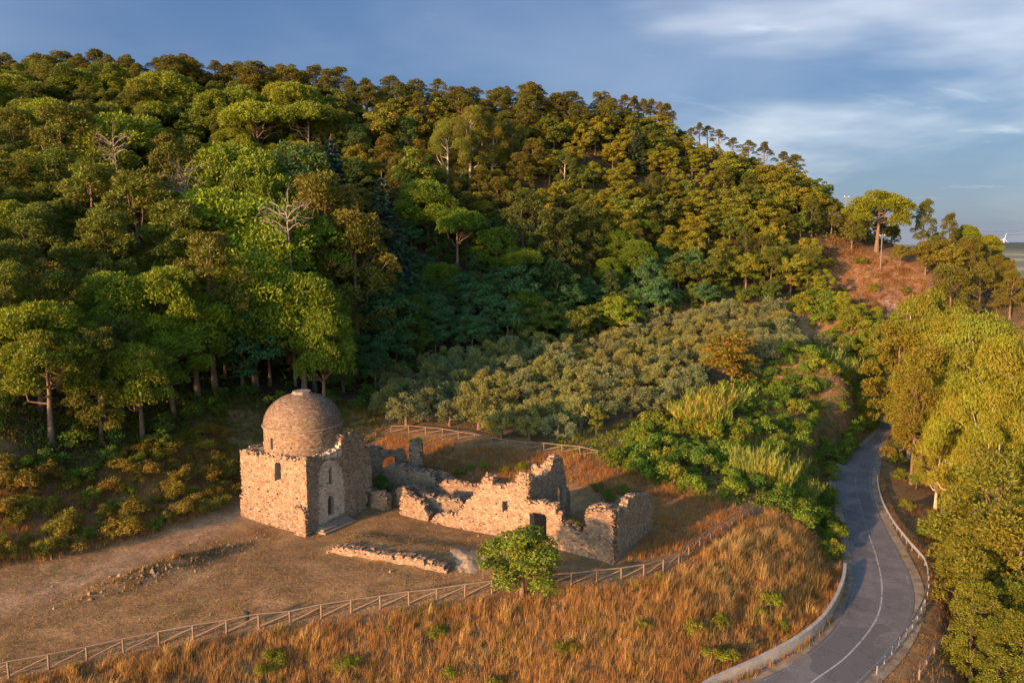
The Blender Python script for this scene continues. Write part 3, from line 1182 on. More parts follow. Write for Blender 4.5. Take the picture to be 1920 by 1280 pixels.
# stubs between church and front wall, on the same line
def stub(pts, seed, tint, label, base=-1.0, holes=()):
    pp = FP(pts)
    ruin('ruined_wall', WC + DF * pp[0][0], DF, DB, [(p[0] - pp[0][0], p[1]) for p in [(pp[0][0], base)] + pp + [(pp[-1][0], base)]],
         [[(q[0] - pp[0][0], q[1]) for q in FP(h)] for h in holes], .85, tint, seed, label)
stub(z0([(1442, 1000), (1420, 955), (1380, 902), (1330, 872), (1280, 846), (1245, 872), (1237, 1000)]), 35, T(TINTS), 'freestanding sunlit wall stub left of the long front wall')
stub(z0([(1148, 900), (1140, 862), (1092, 828), (1062, 832), (1000, 850), (935, 850), (905, 880)]), 36, lambda s, z: np.vstack([TINTS, GREYT]), 'low wall joining the church, its right end catching the sun')
# inner walls
def ground_wall(base0, base1, tops, thick, tint, seed, label, z=None, t=None, name='ruined_wall', holes=()):
    """wall standing on the ground along two base pixels, top traced above it"""
    a, b = wpt(*base0)[:2], wpt(*base1)[:2]
    d = (b - a) / np.linalg.norm(b - a)
    nn = np.array([-d[1], d[0]])
    if nn[1] < 0:
        nn = -nn
    L = np.linalg.norm(b - a)
    tp = [on_plane(x, y, a, d) for x, y in tops]
    zb = min(hz(*a), hz(*b)) - .5
    return ruin(name, a, d, nn, [(0, zb)] + [(min(max(s, 0), L), zz) for s, zz in tp] + [(L, zb)],
                [[on_plane(x, y, a, d) for x, y in h] for h in holes], thick, tint, seed, label)


ground_wall((690, 890, .9), (768, 880, 1.0), z0([(1020, 520), (1060, 505), (1110, 525), (1150, 545), (1215, 552), (1240, 535), (1270, 535), (1290, 570), (1290, 640)]), .9, T(GREYT), 41,
            'grey wall with a broken arch behind the church', holes=[z0([(1120, 680), (1120, 625), (1140, 600), (1180, 585), (1215, 590), (1222, 620), (1200, 680)])])
ground_wall((718, 905, .7), (822, 916, .5), z0([(1115, 690), (1160, 650), (1230, 655), (1290, 670), (1340, 690), (1400, 700), (1450, 690), (1490, 740), (1510, 790)]), 1.4, T(GREYT), 42, 'thick low grey wall running inside the ruins from the church')
ground_wall((815, 925, .4), (898, 935, .4), z1([(468, 430), (490, 400), (540, 400), (600, 405), (660, 425), (720, 430)]), .8, T(TINTS), 43, 'low inner wall with orange sunlit top left of the front gable')
ground_wall((790, 960, .2), (868, 965, .2), z1([(370, 510), (400, 490), (440, 495), (520, 505), (600, 520), (620, 540)]), .7, T(GREYT), 44, 'low flat topped inner wall just behind the freestanding stub')
ground_wall((733, 940, .4), (770, 950, .3), z0([(1190, 870), (1210, 815), (1250, 800), (1290, 825), (1310, 850)]), .8, T(GREYT), 45, 'small grey rubble remnant behind the wall stub nearest the church')
ground_wall((1085, 1010, .1), (1135, 1030, .1), z1([(1400, 560), (1440, 545), (1500, 555), (1560, 570)]), 1.0, T(GREYT), 46, 'ragged grey inner wall top behind the right corner')
ground_wall((760, 925, .5), (800, 945, .3), [(760, 912), (772, 908), (785, 915), (795, 925), (800, 934)], .7, T(TINTS), 51, 'short low broken wall behind the freestanding stub')
ground_wall((800, 900, .7), (850, 912, .5), [(800, 892), (815, 884), (830, 888), (842, 896), (850, 904)], .9, T(TINTS), 53, 'low wall remnant at the far side of the inner rooms')
# pillar with ivy
pp = wpt(779, 884, z=1.0)
ground_wall((767, 886, 1.0), (792, 886, 1.0), [(767, 840), (769, 830), (778, 826), (789, 830), (792, 842)], 1.3, T(GREYT), 47, 'lone grey stone pier with a green tuft on top', name='stone_pier')
# low terrace wall in the clearing
ta, tb_ = wpt(612, 1043, 0)[:2], wpt(838, 1084, 0)[:2]
td = (tb_ - ta) / np.linalg.norm(tb_ - ta)
TL = np.linalg.norm(tb_ - ta)
tn = np.array([-td[1], td[0]])
tq = np.linspace(0, TL, 14)
tg_ = height(ta + tq[:, None] * td - .2 * tn)
th_ = np.interp(tq / TL, [0, .06, .3, .55, .8, .93, 1], [.35, .7, .85, .72, .82, .6, .2]) + np.random.default_rng(8).normal(0, .05, 14)
ruin('terrace_wall', ta, td, tn, [(0, tg_.min() - .5)] + [(a, b + c) for a, b, c in zip(tq, tg_, th_)] + [(TL, tg_.min() - .5)], [], 1.0, T(TINTS), 48, 'long knee high terrace wall in the clearing before the church')
print('masonry done')


def stones(name, pts, size, tints, label, cat, seed, kind='stuff'):
    r = np.random.default_rng(seed)
    mb = MB()
    ico = np.array([[0, 0, 1], [.9, 0, .3], [.28, .85, .3], [-.72, .52, .3], [-.72, -.52, .3], [.28, -.85, .3], [.72, .52, -.4], [-.28, .85, -.4], [-.9, 0, -.4], [-.28, -.85, -.4], [.72, -.52, -.4], [0, 0, -1]])
    Ft = np.array([[0, 1, 2], [0, 2, 3], [0, 3, 4], [0, 4, 5], [0, 5, 1], [1, 6, 2], [2, 7, 3], [3, 8, 4], [4, 9, 5], [5, 10, 1], [2, 6, 7], [3, 7, 8], [4, 8, 9], [5, 9, 10], [1, 10, 6], [11, 7, 6], [11, 8, 7], [11, 9, 8], [11, 10, 9], [11, 6, 10]])
    pts = np.array(pts)
    z = height(pts)
    for p, zz in zip(pts, z):
        s = size * r.lognormal(0, .5)
        V = ico * (s * r.uniform(.6, 1.2, 3)) * r.uniform(.75, 1.2, (12, 1))
        an = r.uniform(0, 6.28)
        V = V @ np.array([[math.cos(an), -math.sin(an), 0], [math.sin(an), math.cos(an), 0], [0, 0, 1]])
        mb.add(V + [p[0], p[1], zz + s * .15], Ft, tints[r.integers(len(tints))] * r.uniform(.8, 1.3))
    o = link(name, mb.build(name, M_STONE))
    return tag(o, label, cat, kind=kind)


r = np.random.default_rng(77)
aa, bb = r.normal(0, 4.0, 520), r.normal(0, 1.15, 520)
stones('rubble_heap', MOUND + aa[:, None] * MDIR + bb[:, None] * np.array([-MDIR[1], MDIR[0]]), .088, np.vstack([GREYT, TINTS]), 'long low heap of loose rubble stones in the clearing', 'rubble', 78)
q = np.array([wpt(r.uniform(20, 1100), r.uniform(975, 1180), z=0)[:2] for _ in range(420)])
q = q[q[:, 1] > np.interp(q[:, 0], FENX, FENY) + .5]
stones('loose_stones', q, .045, TINTS, 'small loose stones scattered over the trodden clearing', 'stones', 79)
q = np.array([wpt(r.uniform(700, 900), r.uniform(880, 945), z=.4)[:2] for _ in range(420)])
stones('fallen_stones', q, .13, GREYT, 'fallen stones lying among the inner walls of the ruins', 'stones', 80)

# heap of pale spoil by the small tree
def heap(c, rx, ry, h, mat, name, label, seed):
    r = np.random.default_rng(seed)
    n = 26
    g = np.linspace(-1, 1, n)
    X, Y = np.meshgrid(g, g)
    R = np.hypot(X, Y)
    ph = r.uniform(0, 6, 6)
    rag = 1 + .18 * np.sin(3 * np.arctan2(Y, X) + ph[0]) + .1 * np.sin(5 * np.arctan2(Y, X) + ph[1])
    Z = h * np.clip(1 - (R / rag) ** 1.6, 0, 1) * (1 + .25 * np.sin(5 * X + ph[2]) * np.cos(4 * Y + ph[3]))
    wx, wy = c[0] + X * rx, c[1] + Y * ry
    zz = height(np.c_[wx.ravel(), wy.ravel()]) + Z.ravel() - .05 + r.normal(0, .035, n * n)
    i = np.arange(n - 1)[:, None] * n + np.arange(n - 1)[None]
    Fq = np.stack([i, i + 1, i + n + 1, i + n], -1).reshape(-1, 4)
    ok = (R.ravel()[Fq] < 1.02 * rag.ravel()[Fq]).all(1)
    return tag(link(name, mesh(name, np.c_[wx.ravel(), wy.ravel(), zz], Fq[ok], mat, smooth_=True)), label, 'heap')


hc = wpt(880, 1058, z=0)
heap(hc, 1.9, 3.0, .32, M_SAND, 'spoil_heap', 'heap of pale sandy spoil left of the small round tree', 3)

# ------------------------------------------------------------------ plants
def unit(v):
    return v / (np.linalg.norm(v, axis=-1, keepdims=True) + 1e-9)


def leaf_quads(c, u, v, col):
    n = len(c)
    V = np.stack([c - u, c + v, c + u, c - v], 1).reshape(-1, 3)
    Fq = np.arange(4 * n).reshape(n, 4)
    return V, Fq, np.repeat(col, 4, axis=0)


def clump_leaves(r, clumps, dens, ll, lw, mode='leaf', droop=0.0, lo=.55):
    """clumps: (x,y,z,rx,rz); leaves spread through the outer shell of each clump"""
    Vs, Fs, Cs, n0 = [], [], [], 0
    for cx, cy, czz, rx, rz in clumps:
        n = max(12, int(dens * 4 * rx * (rx + rz)))
        d = unit(r.standard_normal((n, 3)))
        d[:, 2] = np.where(d[:, 2] < -.35, -d[:, 2] * .9, d[:, 2])
        rad = lo + (1.06 - lo) * r.random(n) ** .55
        # knobbly surface
        k = r.uniform(2, 4, 3); ph = r.uniform(0, 6, 3)
        rad *= 1 + .13 * np.sin(d[:, 0] * k[0] * 2 + ph[0]) * np.sin(d[:, 1] * k[1] * 2 + ph[1]) + .08 * np.sin(d[:, 2] * 6 + ph[2])
        p = np.array([cx, cy, czz]) + d * rad[:, None] * np.array([rx, rx, rz])
        sz = r.uniform(.7, 1.3, (n, 1))
        if mode == 'needle':
            u = unit(d * .8 + [0, 0, .35] + .55 * r.standard_normal((n, 3)))
        elif mode == 'droop':
            u = unit(d * .25 + [0, 0, -1.0] + .35 * r.standard_normal((n, 3)))
        else:
            nn = unit(d + .7 * r.standard_normal((n, 3)) + [0, 0, .3])
            u = unit(np.cross(nn, r.standard_normal((n, 3))))
        w = unit(np.cross(u, unit(d + .6 * r.standard_normal((n, 3)))))
        cv = r.random()
        col = np.c_[np.clip(r.normal(.5, .25, n), 0, 1), np.full(n, np.clip(cv ** 2, 0, 1)) * r.uniform(.4, 1, n), np.zeros(n)]
        V, Fq, C = leaf_quads(p, u * ll * .5 * sz, w * lw * .5 * sz, col)
        Vs.append(V); Fs.append(Fq + n0); Cs.append(C); n0 += len(V)
    return np.concatenate(Vs), np.concatenate(Fs), np.concatenate(Cs)


def limb(r, a, b, r0, r1, sag=.12, n=5):
    a, b = np.array(a, float), np.array(b, float)
    t = np.linspace(0, 1, n)[:, None]
    L = np.linalg.norm(b - a)
    mid = np.zeros((n, 3))
    mid[1:-1] = r.normal(0, .06 * L, (n - 2, 3))
    P = a + (b - a) * t + mid
    P[:, 2] -= (np.sin(t[:, 0] * math.pi) * sag * L)
    return tube(P, np.linspace(r0, r1, n), 6)


def trunk_mesh(name, r, h, r0, clumps, mat, split=.6, nl=10, lean=.03, bare=0):
    mb = MB()
    n = 7
    t = np.linspace(0, 1, n)
    P = np.c_[np.cumsum(r.normal(0, lean * h / n, n)), np.cumsum(r.normal(0, lean * h / n, n)), t * h * .92]
    P[0, :2] = 0
    P[0, 2] = -.6
    rad = r0 * (1 - .8 * t)
    rad[0] = r0 * 1.35
    mb.add(*tube(P, rad, 8))
    idx = r.permutation(len(clumps))[:nl]
    for i in idx:
        c = clumps[i]
        zt = np.clip(c[2] - r.uniform(.1, .25) * h, split * h * .8, h * .85)
        a = np.array([np.interp(zt, P[:, 2], P[:, 0]), np.interp(zt, P[:, 2], P[:, 1]), zt])
        rr = np.interp(zt, P[:, 2], rad)
        mb.add(*limb(r, a, c[:3], rr * .6, r0 * .12))
    for i in range(bare):
        zt = r.uniform(.3, split) * h
        an = r.uniform(0, 6.28)
        L = r.uniform(.06, .14) * h
        a = np.array([np.interp(zt, P[:, 2], P[:, 0]), np.interp(zt, P[:, 2], P[:, 1]), zt])
        mb.add(*limb(r, a, a + [L * math.cos(an), L * math.sin(an), r.uniform(-.2, .3) * L], r0 * .2, r0 * .05))
    return mb.build(name, mat, True)


PROTO = {}


def add_proto(kind, crown, trunk, h):
    PROTO.setdefault(kind, []).append((crown, trunk, h))


def make_stone_pine(seed, deep):
    r = np.random.default_rng(seed)
    h, R = 12.0, 4.8 if not deep else 4.3
    cl = []
    zc = h * (.70 if not deep else .57)
    vz = h * (.26 if not deep else .41)
    for i in range(46 if deep else 34):
        d = unit(r.standard_normal(3))
        if d[2] < (-.12 if not deep else -.55):
            d[2] *= -.8
        k = r.uniform(.75, .95)
        rx = r.uniform(.9, 1.55)
        cl.append((d[0] * R * k * .86, d[1] * R * k * .86, zc + d[2] * vz * k * .84, rx, rx * r.uniform(.8, 1.1)))
    V, Fq, C = clump_leaves(r, cl, 54, .28, .115, 'needle')
    add_proto('stone_pine', mesh('crown', V, Fq, M_PINE, C), trunk_mesh('trunk', r, h * .9, .30, cl, M_BARK, .45, 12), h)


def make_maritime(seed, form):
    r = np.random.default_rng(seed)
    h = 14.0
    cl = []
    if form == 'tall':         # bare stem, crown only at the top
        n, z0_, z1_, R = 20, .56, .96, 2.9
    elif form == 'full':       # irregular tiers down to half height
        n, z0_, z1_, R = 54, .26, .97, 3.7
    else:                      # dense rounded
        n, z0_, z1_, R = 66, .14, .95, 3.8
    for i in range(n):
        f = (i + r.random()) / n
        zz = h * (z0_ + (z1_ - z0_) * f)
        env = R * (1 - .75 * max(0, f - .45) ** 1.3 / .5) * (1 if form != 'tall' else math.sin(math.pi * min(1, .25 + f * .75)) * .9 + .15)
        an = i * 2.4 + r.normal(0, .5)
        k = env * r.uniform(.35, 1.0)
        rx = r.uniform(.55, 1.05)
        cl.append((k * math.cos(an), k * math.sin(an), zz, rx, rx * r.uniform(.85, 1.25)))
    V, Fq, C = clump_leaves(r, cl, 55, .29, .105, 'needle')
    add_proto('maritime_' + form, mesh('crown', V, Fq, M_MAR, C), trunk_mesh('trunk', r, h * .97, .26, cl, M_BARK, .55 if form != 'dense' else .3, 16, .04, 8), h)


def make_broad(seed, R=3.4, h=10.0, kind='broadleaf', low=.10, dens=46, mat=None, ls=(.26, .18), n=54):
    r = np.random.default_rng(seed)
    cl = []
    zc, vz = h * (low + 1) / 2, h * (1 - low) / 2
    for i in range(n):
        d = unit(r.standard_normal(3))
        k = r.uniform(.45, .92) if i > n * .25 else r.uniform(.1, .5)
        taper = 1 - .25 * max(0, d[2])
        rx = r.uniform(.5, 1.05) * R / 3.4
        cl.append((d[0] * R * k * taper, d[1] * R * k * taper, zc + d[2] * (vz - rx * .5) * k * 1.02, rx, rx * r.uniform(.7, 1.0)))
    V, Fq, C = clump_leaves(r, cl, dens, ls[0], ls[1], 'leaf')
    add_proto(kind, mesh('crown', V, Fq, mat or M_BROAD, C), trunk_mesh('trunk', r, h * .8, .2 * R / 3.4, cl, M_BARK, .2, 10), h)


def make_olive(seed):
    r = np.random.default_rng(seed)
    h = 4.4
    cl = []
    for i in range(34):
        an, k = r.uniform(0, 6.28), 1.85 * math.sqrt(r.random())
        rx = r.uniform(.32, .66)
        cl.append((k * math.cos(an), k * math.sin(an), 1.05 + (h - 1.6) * r.random() * (1 - .3 * (k / 1.75) ** 2), rx, rx * r.uniform(.9, 1.7)))
    V, Fq, C = clump_leaves(r, cl, 62, .24, .085, 'needle', lo=.35)
    add_proto('olive', mesh('crown', V, Fq, M_OLIVE, C), trunk_mesh('trunk', r, 2.8, .2, cl, M_BARK, .3, 9, .08), h)


def make_euc(seed):
    r = np.random.default_rng(seed)
    h = 20.0
    cl = []
    for i in range(60):
        f = r.random()
        zz = h * (.22 + .74 * f)
        env = 5.2 * math.sin(math.pi * (.18 + .74 * f)) ** .8
        an, k = r.uniform(0, 6.28), env * math.sqrt(r.uniform(.15, 1))
        rx = r.uniform(.8, 1.5)
        cl.append((k * math.cos(an), k * math.sin(an), zz, rx, rx * r.uniform(1.0, 1.7)))
    V, Fq, C = clump_leaves(r, cl, 46, .36, .085, 'droop', lo=.4)
    add_proto('eucalyptus', mesh('crown', V, Fq, M_EUC, C), trunk_mesh('trunk', r, h * .9, .38, cl, M_PALEBARK, .3, 22, .05, 4), h)


def make_fir(seed):
    r = np.random.default_rng(seed)
    h = 14.0
    cs, us, ws, cols = [], [], [], []
    for lv in range(26):
        f = lv / 26
        zz = h * (.08 + .9 * f)
        L = 3.3 * (1 - f) ** .85 + .15
        nb = 9 if f < .7 else 6
        for b in range(nb):
            an = b * 6.283 / nb + lv * 1.1 + r.normal(0, .15)
            m = int(60 * L / 3 + 8)
            t = r.random(m) ** .7
            side = r.normal(0, .16, m) * (1.15 - t) * L
            rad = t * L * r.uniform(.85, 1.05)
            ca, sa = math.cos(an), math.sin(an)
            p = np.c_[rad * ca - side * sa, rad * sa + side * ca, zz - .28 * rad + .12 * t ** 2 * L + r.normal(0, .05, m)]
            u = unit(np.c_[np.full(m, ca), np.full(m, sa), np.full(m, -.2)] + .5 * r.standard_normal((m, 3)))
            w = unit(np.cross(u, [0, 0, 1.0]) + .3 * r.standard_normal((m, 3)))
            cs.append(p); us.append(u * .27); ws.append(w * .15)
            cols.append(np.c_[np.clip(t * .9 + r.normal(0, .15, m), 0, 1), np.full(m, r.random() * .6), np.zeros(m)])
    V, Fq, C = leaf_quads(np.vstack(cs), np.vstack(us), np.vstack(ws), np.vstack(cols))
    mb = MB()
    mb.add(*tube([(0, 0, -.5), (0, 0, h * .5), (0, 0, h)], [.24, .14, .02], 8))
    add_proto('fir', mesh('crown', V, Fq, M_FIR, C), mb.build('trunk', M_BARK, True), h)


def make_shrub(seed, kind='shrub', h=2.2, R=1.35, dens=60, ls=(.2, .12), n=12):
    r = np.random.default_rng(seed)
    cl = []
    for i in range(n):
        an, k = r.uniform(0, 6.28), R * math.sqrt(r.random()) * .8
        rx = r.uniform(.35, .7) * R / 1.35
        cl.append((k * math.cos(an), k * math.sin(an), h * r.uniform(.2, .8) * (1 - .4 * (k / R) ** 2), rx, rx * r.uniform(.7, 1.1)))
    V, Fq, C = clump_leaves(r, cl, dens, ls[0], ls[1], 'leaf', lo=.35)
    mb = MB()
    for c in cl[:7]:
        mb.add(*limb(r, (0, 0, -.3), c[:3], .05, .012, 0, 4))
    add_proto(kind, mesh('foliage', V, Fq, M_SHRUB, C), mb.build('stems', M_BARK, True), h)


def blades(r, base, L, W, lean, seg=3, curl=1.0):
    """curved strap blades; base (n,3)"""
    n = len(base)
    an = r.uniform(0, 6.283, n)
    d = np.c_[np.cos(an), np.sin(an), np.zeros(n)]
    s = np.c_[-np.sin(an), np.cos(an), np.zeros(n)]
    t = np.linspace(0, 1, seg + 1)
    rows = []
    for k in t:
        out = lean * k ** (1 + curl)
        p = base + d * (out * L)[:, None] + np.c_[np.zeros((n, 2)), (k * L * np.sqrt(np.clip(1 - (lean * .6) ** 2 * k, .15, 1)))]
        w = W * (1 - k * .92)
        rows += [p - s * w[:, None], p + s * w[:, None]]
    V = np.stack(rows, 1).reshape(-1, 3)
    m = 2 * (seg + 1)
    b = np.arange(n)[:, None] * m
    Fq = np.concatenate([np.stack([b + 2 * k, b + 2 * k + 1, b + 2 * k + 3, b + 2 * k + 2], -1).reshape(-1, 4) for k in range(seg)])
    return V, Fq, m


def make_cane(seed, h=3.8):
    r = np.random.default_rng(seed)
    n = 70
    R = 1.5
    an, k = r.uniform(0, 6.28, n), R * np.sqrt(r.random(n))
    base = np.c_[k * np.cos(an), k * np.sin(an), np.full(n, -.2)]
    ms, ml = MB(), MB()
    for i in range(n):
        L = h * r.uniform(.4, 1.0)
        d = np.array([base[i, 0], base[i, 1], 0]) / R * r.uniform(.2, .75) + r.normal(0, .12, 3)
        d[2] *= .3
        t = np.linspace(0, 1, 4)
        P = base[i] + np.outer(t, [0, 0, L]) + np.outer(t ** 2, d * L * .8)
        ms.add(*tube(P, np.linspace(.022, .008, 4), 4), (.6, .3, 0))
        m = 13
        tt = np.linspace(.25, 1, m)
        bb_ = np.c_[[np.interp(tt, t, P[:, j]) for j in range(3)]].T
        V, Fq, mm = blades(r, bb_, r.uniform(.5, 1.05, m), np.full(m, .04), r.uniform(.5, 1.1, m), 2)
        ml.add(V, Fq, np.c_[np.repeat(np.clip(r.normal(.5, .3, m), 0, 1), mm), np.full(m * mm, r.random() ** 2), np.zeros(m * mm)])
    add_proto('cane', ml.build('leaves', M_CANE), ms.build('stems', M_CANE, True), h)


def make_dead(seed, h=12.0):
    r = np.random.default_rng(seed)
    mb = MB()
    mt = MB()
    P = np.c_[np.cumsum(r.normal(0, .15, 6)), np.cumsum(r.normal(0, .15, 6)), np.linspace(-.4, h * .85, 6)]
    mt.add(*tube(P, np.linspace(.14, .05, 6), 7))
    for i in range(20):
        zt = r.uniform(.68, .86) * h
        a = np.array([np.interp(zt, P[:, 2], P[:, 0]), np.interp(zt, P[:, 2], P[:, 1]), zt])
        d = unit(np.array([*r.standard_normal(2), r.uniform(.1, .7)]))
        L = r.uniform(.10, .2) * h
        b = a + d * L
        mb.add(*limb(r, a, b, .045, .018, -.05))
        for j in range(3):
            q = a + (b - a) * r.uniform(.4, .95)
            mb.add(*limb(r, q, q + unit(d + .8 * r.standard_normal(3)) * L * .45, .018, .008, 0, 4))
    add_proto('dead', mb.build('branches', M_DEADW, True), mt.build('trunk', M_DEADW, True), h)


for s in range(1):
    make_stone_pine(100 + s, False)
for s in range(3):
    make_stone_pine(110 + s, True)
for s in range(3):
    make_maritime(120 + s, 'tall')
for s in range(3):
    make_maritime(130 + s, 'full')
for s in range(2):
    make_maritime(140 + s, 'dense')
for s in range(5):
    make_broad(150 + s, R=[3.4, 3.0, 3.8, 3.2, 2.8, 3.6][s])
for s in range(4):
    make_olive(170 + s)
for s in range(3):
    make_euc(180 + s)
for s in range(2):
    make_fir(190 + s)
for s in range(5):
    make_shrub(200 + s)
for s in range(3):
    make_shrub(210 + s, 'bush', 1.6, 1.5, 55, (.22, .07), 14)
for s in range(3):
    make_cane(220 + s)
for s in range(2):
    make_dead(230 + s)
make_broad(240, 2.6, 5.6, 'oak', .07, 110, M_SHRUB, (.16, .11), 46)
make_broad(241, 2.5, 9.0, 'holm_oak', .04, 44, M_BROAD, (.26, .15), 60)
print('prototypes done', sum(len(a.polygons) * 2 + len(b.polygons) * 2 for v in PROTO.values() for a, b, _ in v))

PLANTS = []       # (record) for labels afterwards
PR = np.random.default_rng(999)
NAMES = {'stone_pine': 'stone_pine_tree', 'maritime_tall': 'pine_tree', 'maritime_full': 'pine_tree', 'maritime_dense': 'pine_tree', 'broadleaf': 'broadleaf_tree',
         'olive': 'olive_tree', 'eucalyptus': 'eucalyptus_tree', 'fir': 'cedar_tree', 'shrub': 'shrub', 'bush': 'dry_bush', 'cane': 'giant_cane_clump',
         'dead': 'dead_tree', 'oak': 'small_oak_tree', 'holm_oak': 'holm_oak_tree'}


def plant(kind, x, y, h, tint=(1, 1, 1), wide=1.0, var=None, zone=None, label=None, z=None):
    pr = PROTO[kind]
    if var is None:
        var = int(PR.integers(len(pr)))
    crown, trunk, h0 = pr[var % len(pr)]
    if z is None:
        z = hz(x, y)
    t = thing(NAMES[kind], (x, y, z), rz=PR.uniform(0, 6.283))
    s = h / h0
    t.scale = (s * wide, s * wide, s)
    b = link('trunk' if kind not in ('shrub', 'bush', 'cane') else 'stems', trunk, t)
    c = link('crown' if kind not in ('shrub', 'bush', 'cane', 'dead') else ('branches' if kind == 'dead' else 'foliage'), crown, t)
    v = PR.uniform(.86, 1.14)
    hue = PR.normal(0, .05)
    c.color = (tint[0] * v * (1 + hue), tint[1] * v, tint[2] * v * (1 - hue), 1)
    if kind == 'cane':
        b.color = c.color
    px, py, d = proj(x, y, z + h * .7)
    PLANTS.append(dict(o=t, kind=kind, x=x, y=y, px=px, py=py, d=d, h=h, zone=zone, label=label, R=h * .28 * wide))
    return t


def plant_px(kind, px, top, t, **kw):
    """tree whose stem stands at photo column px at distance t along the view, its top at row top"""
    r_ = ray(px, top)
    x, ztop = r_[0] * t, CAMH + r_[2] * t
    y = r_[1] * t
    z = hz(x, y)
    h = ztop - z
    if not 1.0 < h < 34:
        print('odd height', kind, px, top, t, round(h, 1))
        h = min(max(h, 2), 30)
    return plant(kind, x, y, h, z=z, **kw)


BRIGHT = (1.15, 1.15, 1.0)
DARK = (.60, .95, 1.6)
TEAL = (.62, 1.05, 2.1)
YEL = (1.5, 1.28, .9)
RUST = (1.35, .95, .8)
# --- skyline pines
sky_pts = [(-40, 110), (0, 102), (48, 100), (70, 94), (105, 99), (140, 100), (168, 97), (205, 100), (245, 105), (290, 103), (322, 97), (352, 100), (395, 112), (430, 116), (470, 116), (515, 118), (545, 122), (600, 128), (640, 132), (690, 140), (730, 146), (775, 148), (810, 153), (850, 160), (885, 164), (920, 160), (955, 156), (985, 155), (1020, 160), (1055, 166), (1085, 168), (1115, 172), (1145, 176)]
SKX = np.array([p[0] for p in sky_pts] + [1250, 1300, 1500, 1560, 1600, 1700, 1780, 1880, 1920])
SKY = np.array([p[1] for p in sky_pts] + [190, 235, 290, 345, 375, 400, 410, 455, 500])
for i, (a, b) in enumerate(sky_pts):
    kd = ['maritime_full', 'maritime_tall', 'maritime_tall', 'maritime_dense'][int(PR.integers(4))]
    plant_px(kd, a + PR.uniform(-14, 14), b + PR.uniform(-5, 9), 214 + PR.uniform(-3, 9) + max(0, (a - 900)) * .04, tint=(1.0, .86, .85), wide=PR.uniform(1.3, 1.9), zone='sky')
    for _ in range(1 + i % 2):
        kd = ['maritime_full', 'maritime_tall', 'maritime_dense', 'maritime_tall'][int(PR.integers(4))]
        plant_px(kd, a + PR.uniform(-4, 34), b + PR.uniform(3, 30), 206 + PR.uniform(0, 22) + max(0, (a - 900)) * .04, tint=(1.0, .88, .85), wide=PR.uniform(1.2, 1.8), zone='sky')
for a, b, t in [(1172, 178, 232), (1190, 180, 236), (1206, 186, 234), (1222, 186, 238), (1238, 190, 235), (1250, 194, 238), (1256, 210, 236)]:
    plant_px('maritime_tall', a, b, t, tint=(1.1, .85, .8), wide=PR.uniform(1.0, 1.4), zone='clump')
for a, b, t in [(1296, 240, 240), (1312, 230, 238), (1328, 236, 241), (1348, 243, 239), (1376, 258, 240), (1404, 262, 239), (1434, 266, 240), (1470, 284, 236), (1490, 290, 235)]:
    plant_px('maritime_tall', a, b, t, tint=(1.0, .85, .8), wide=PR.uniform(1.3, 2.0), zone='clump2')
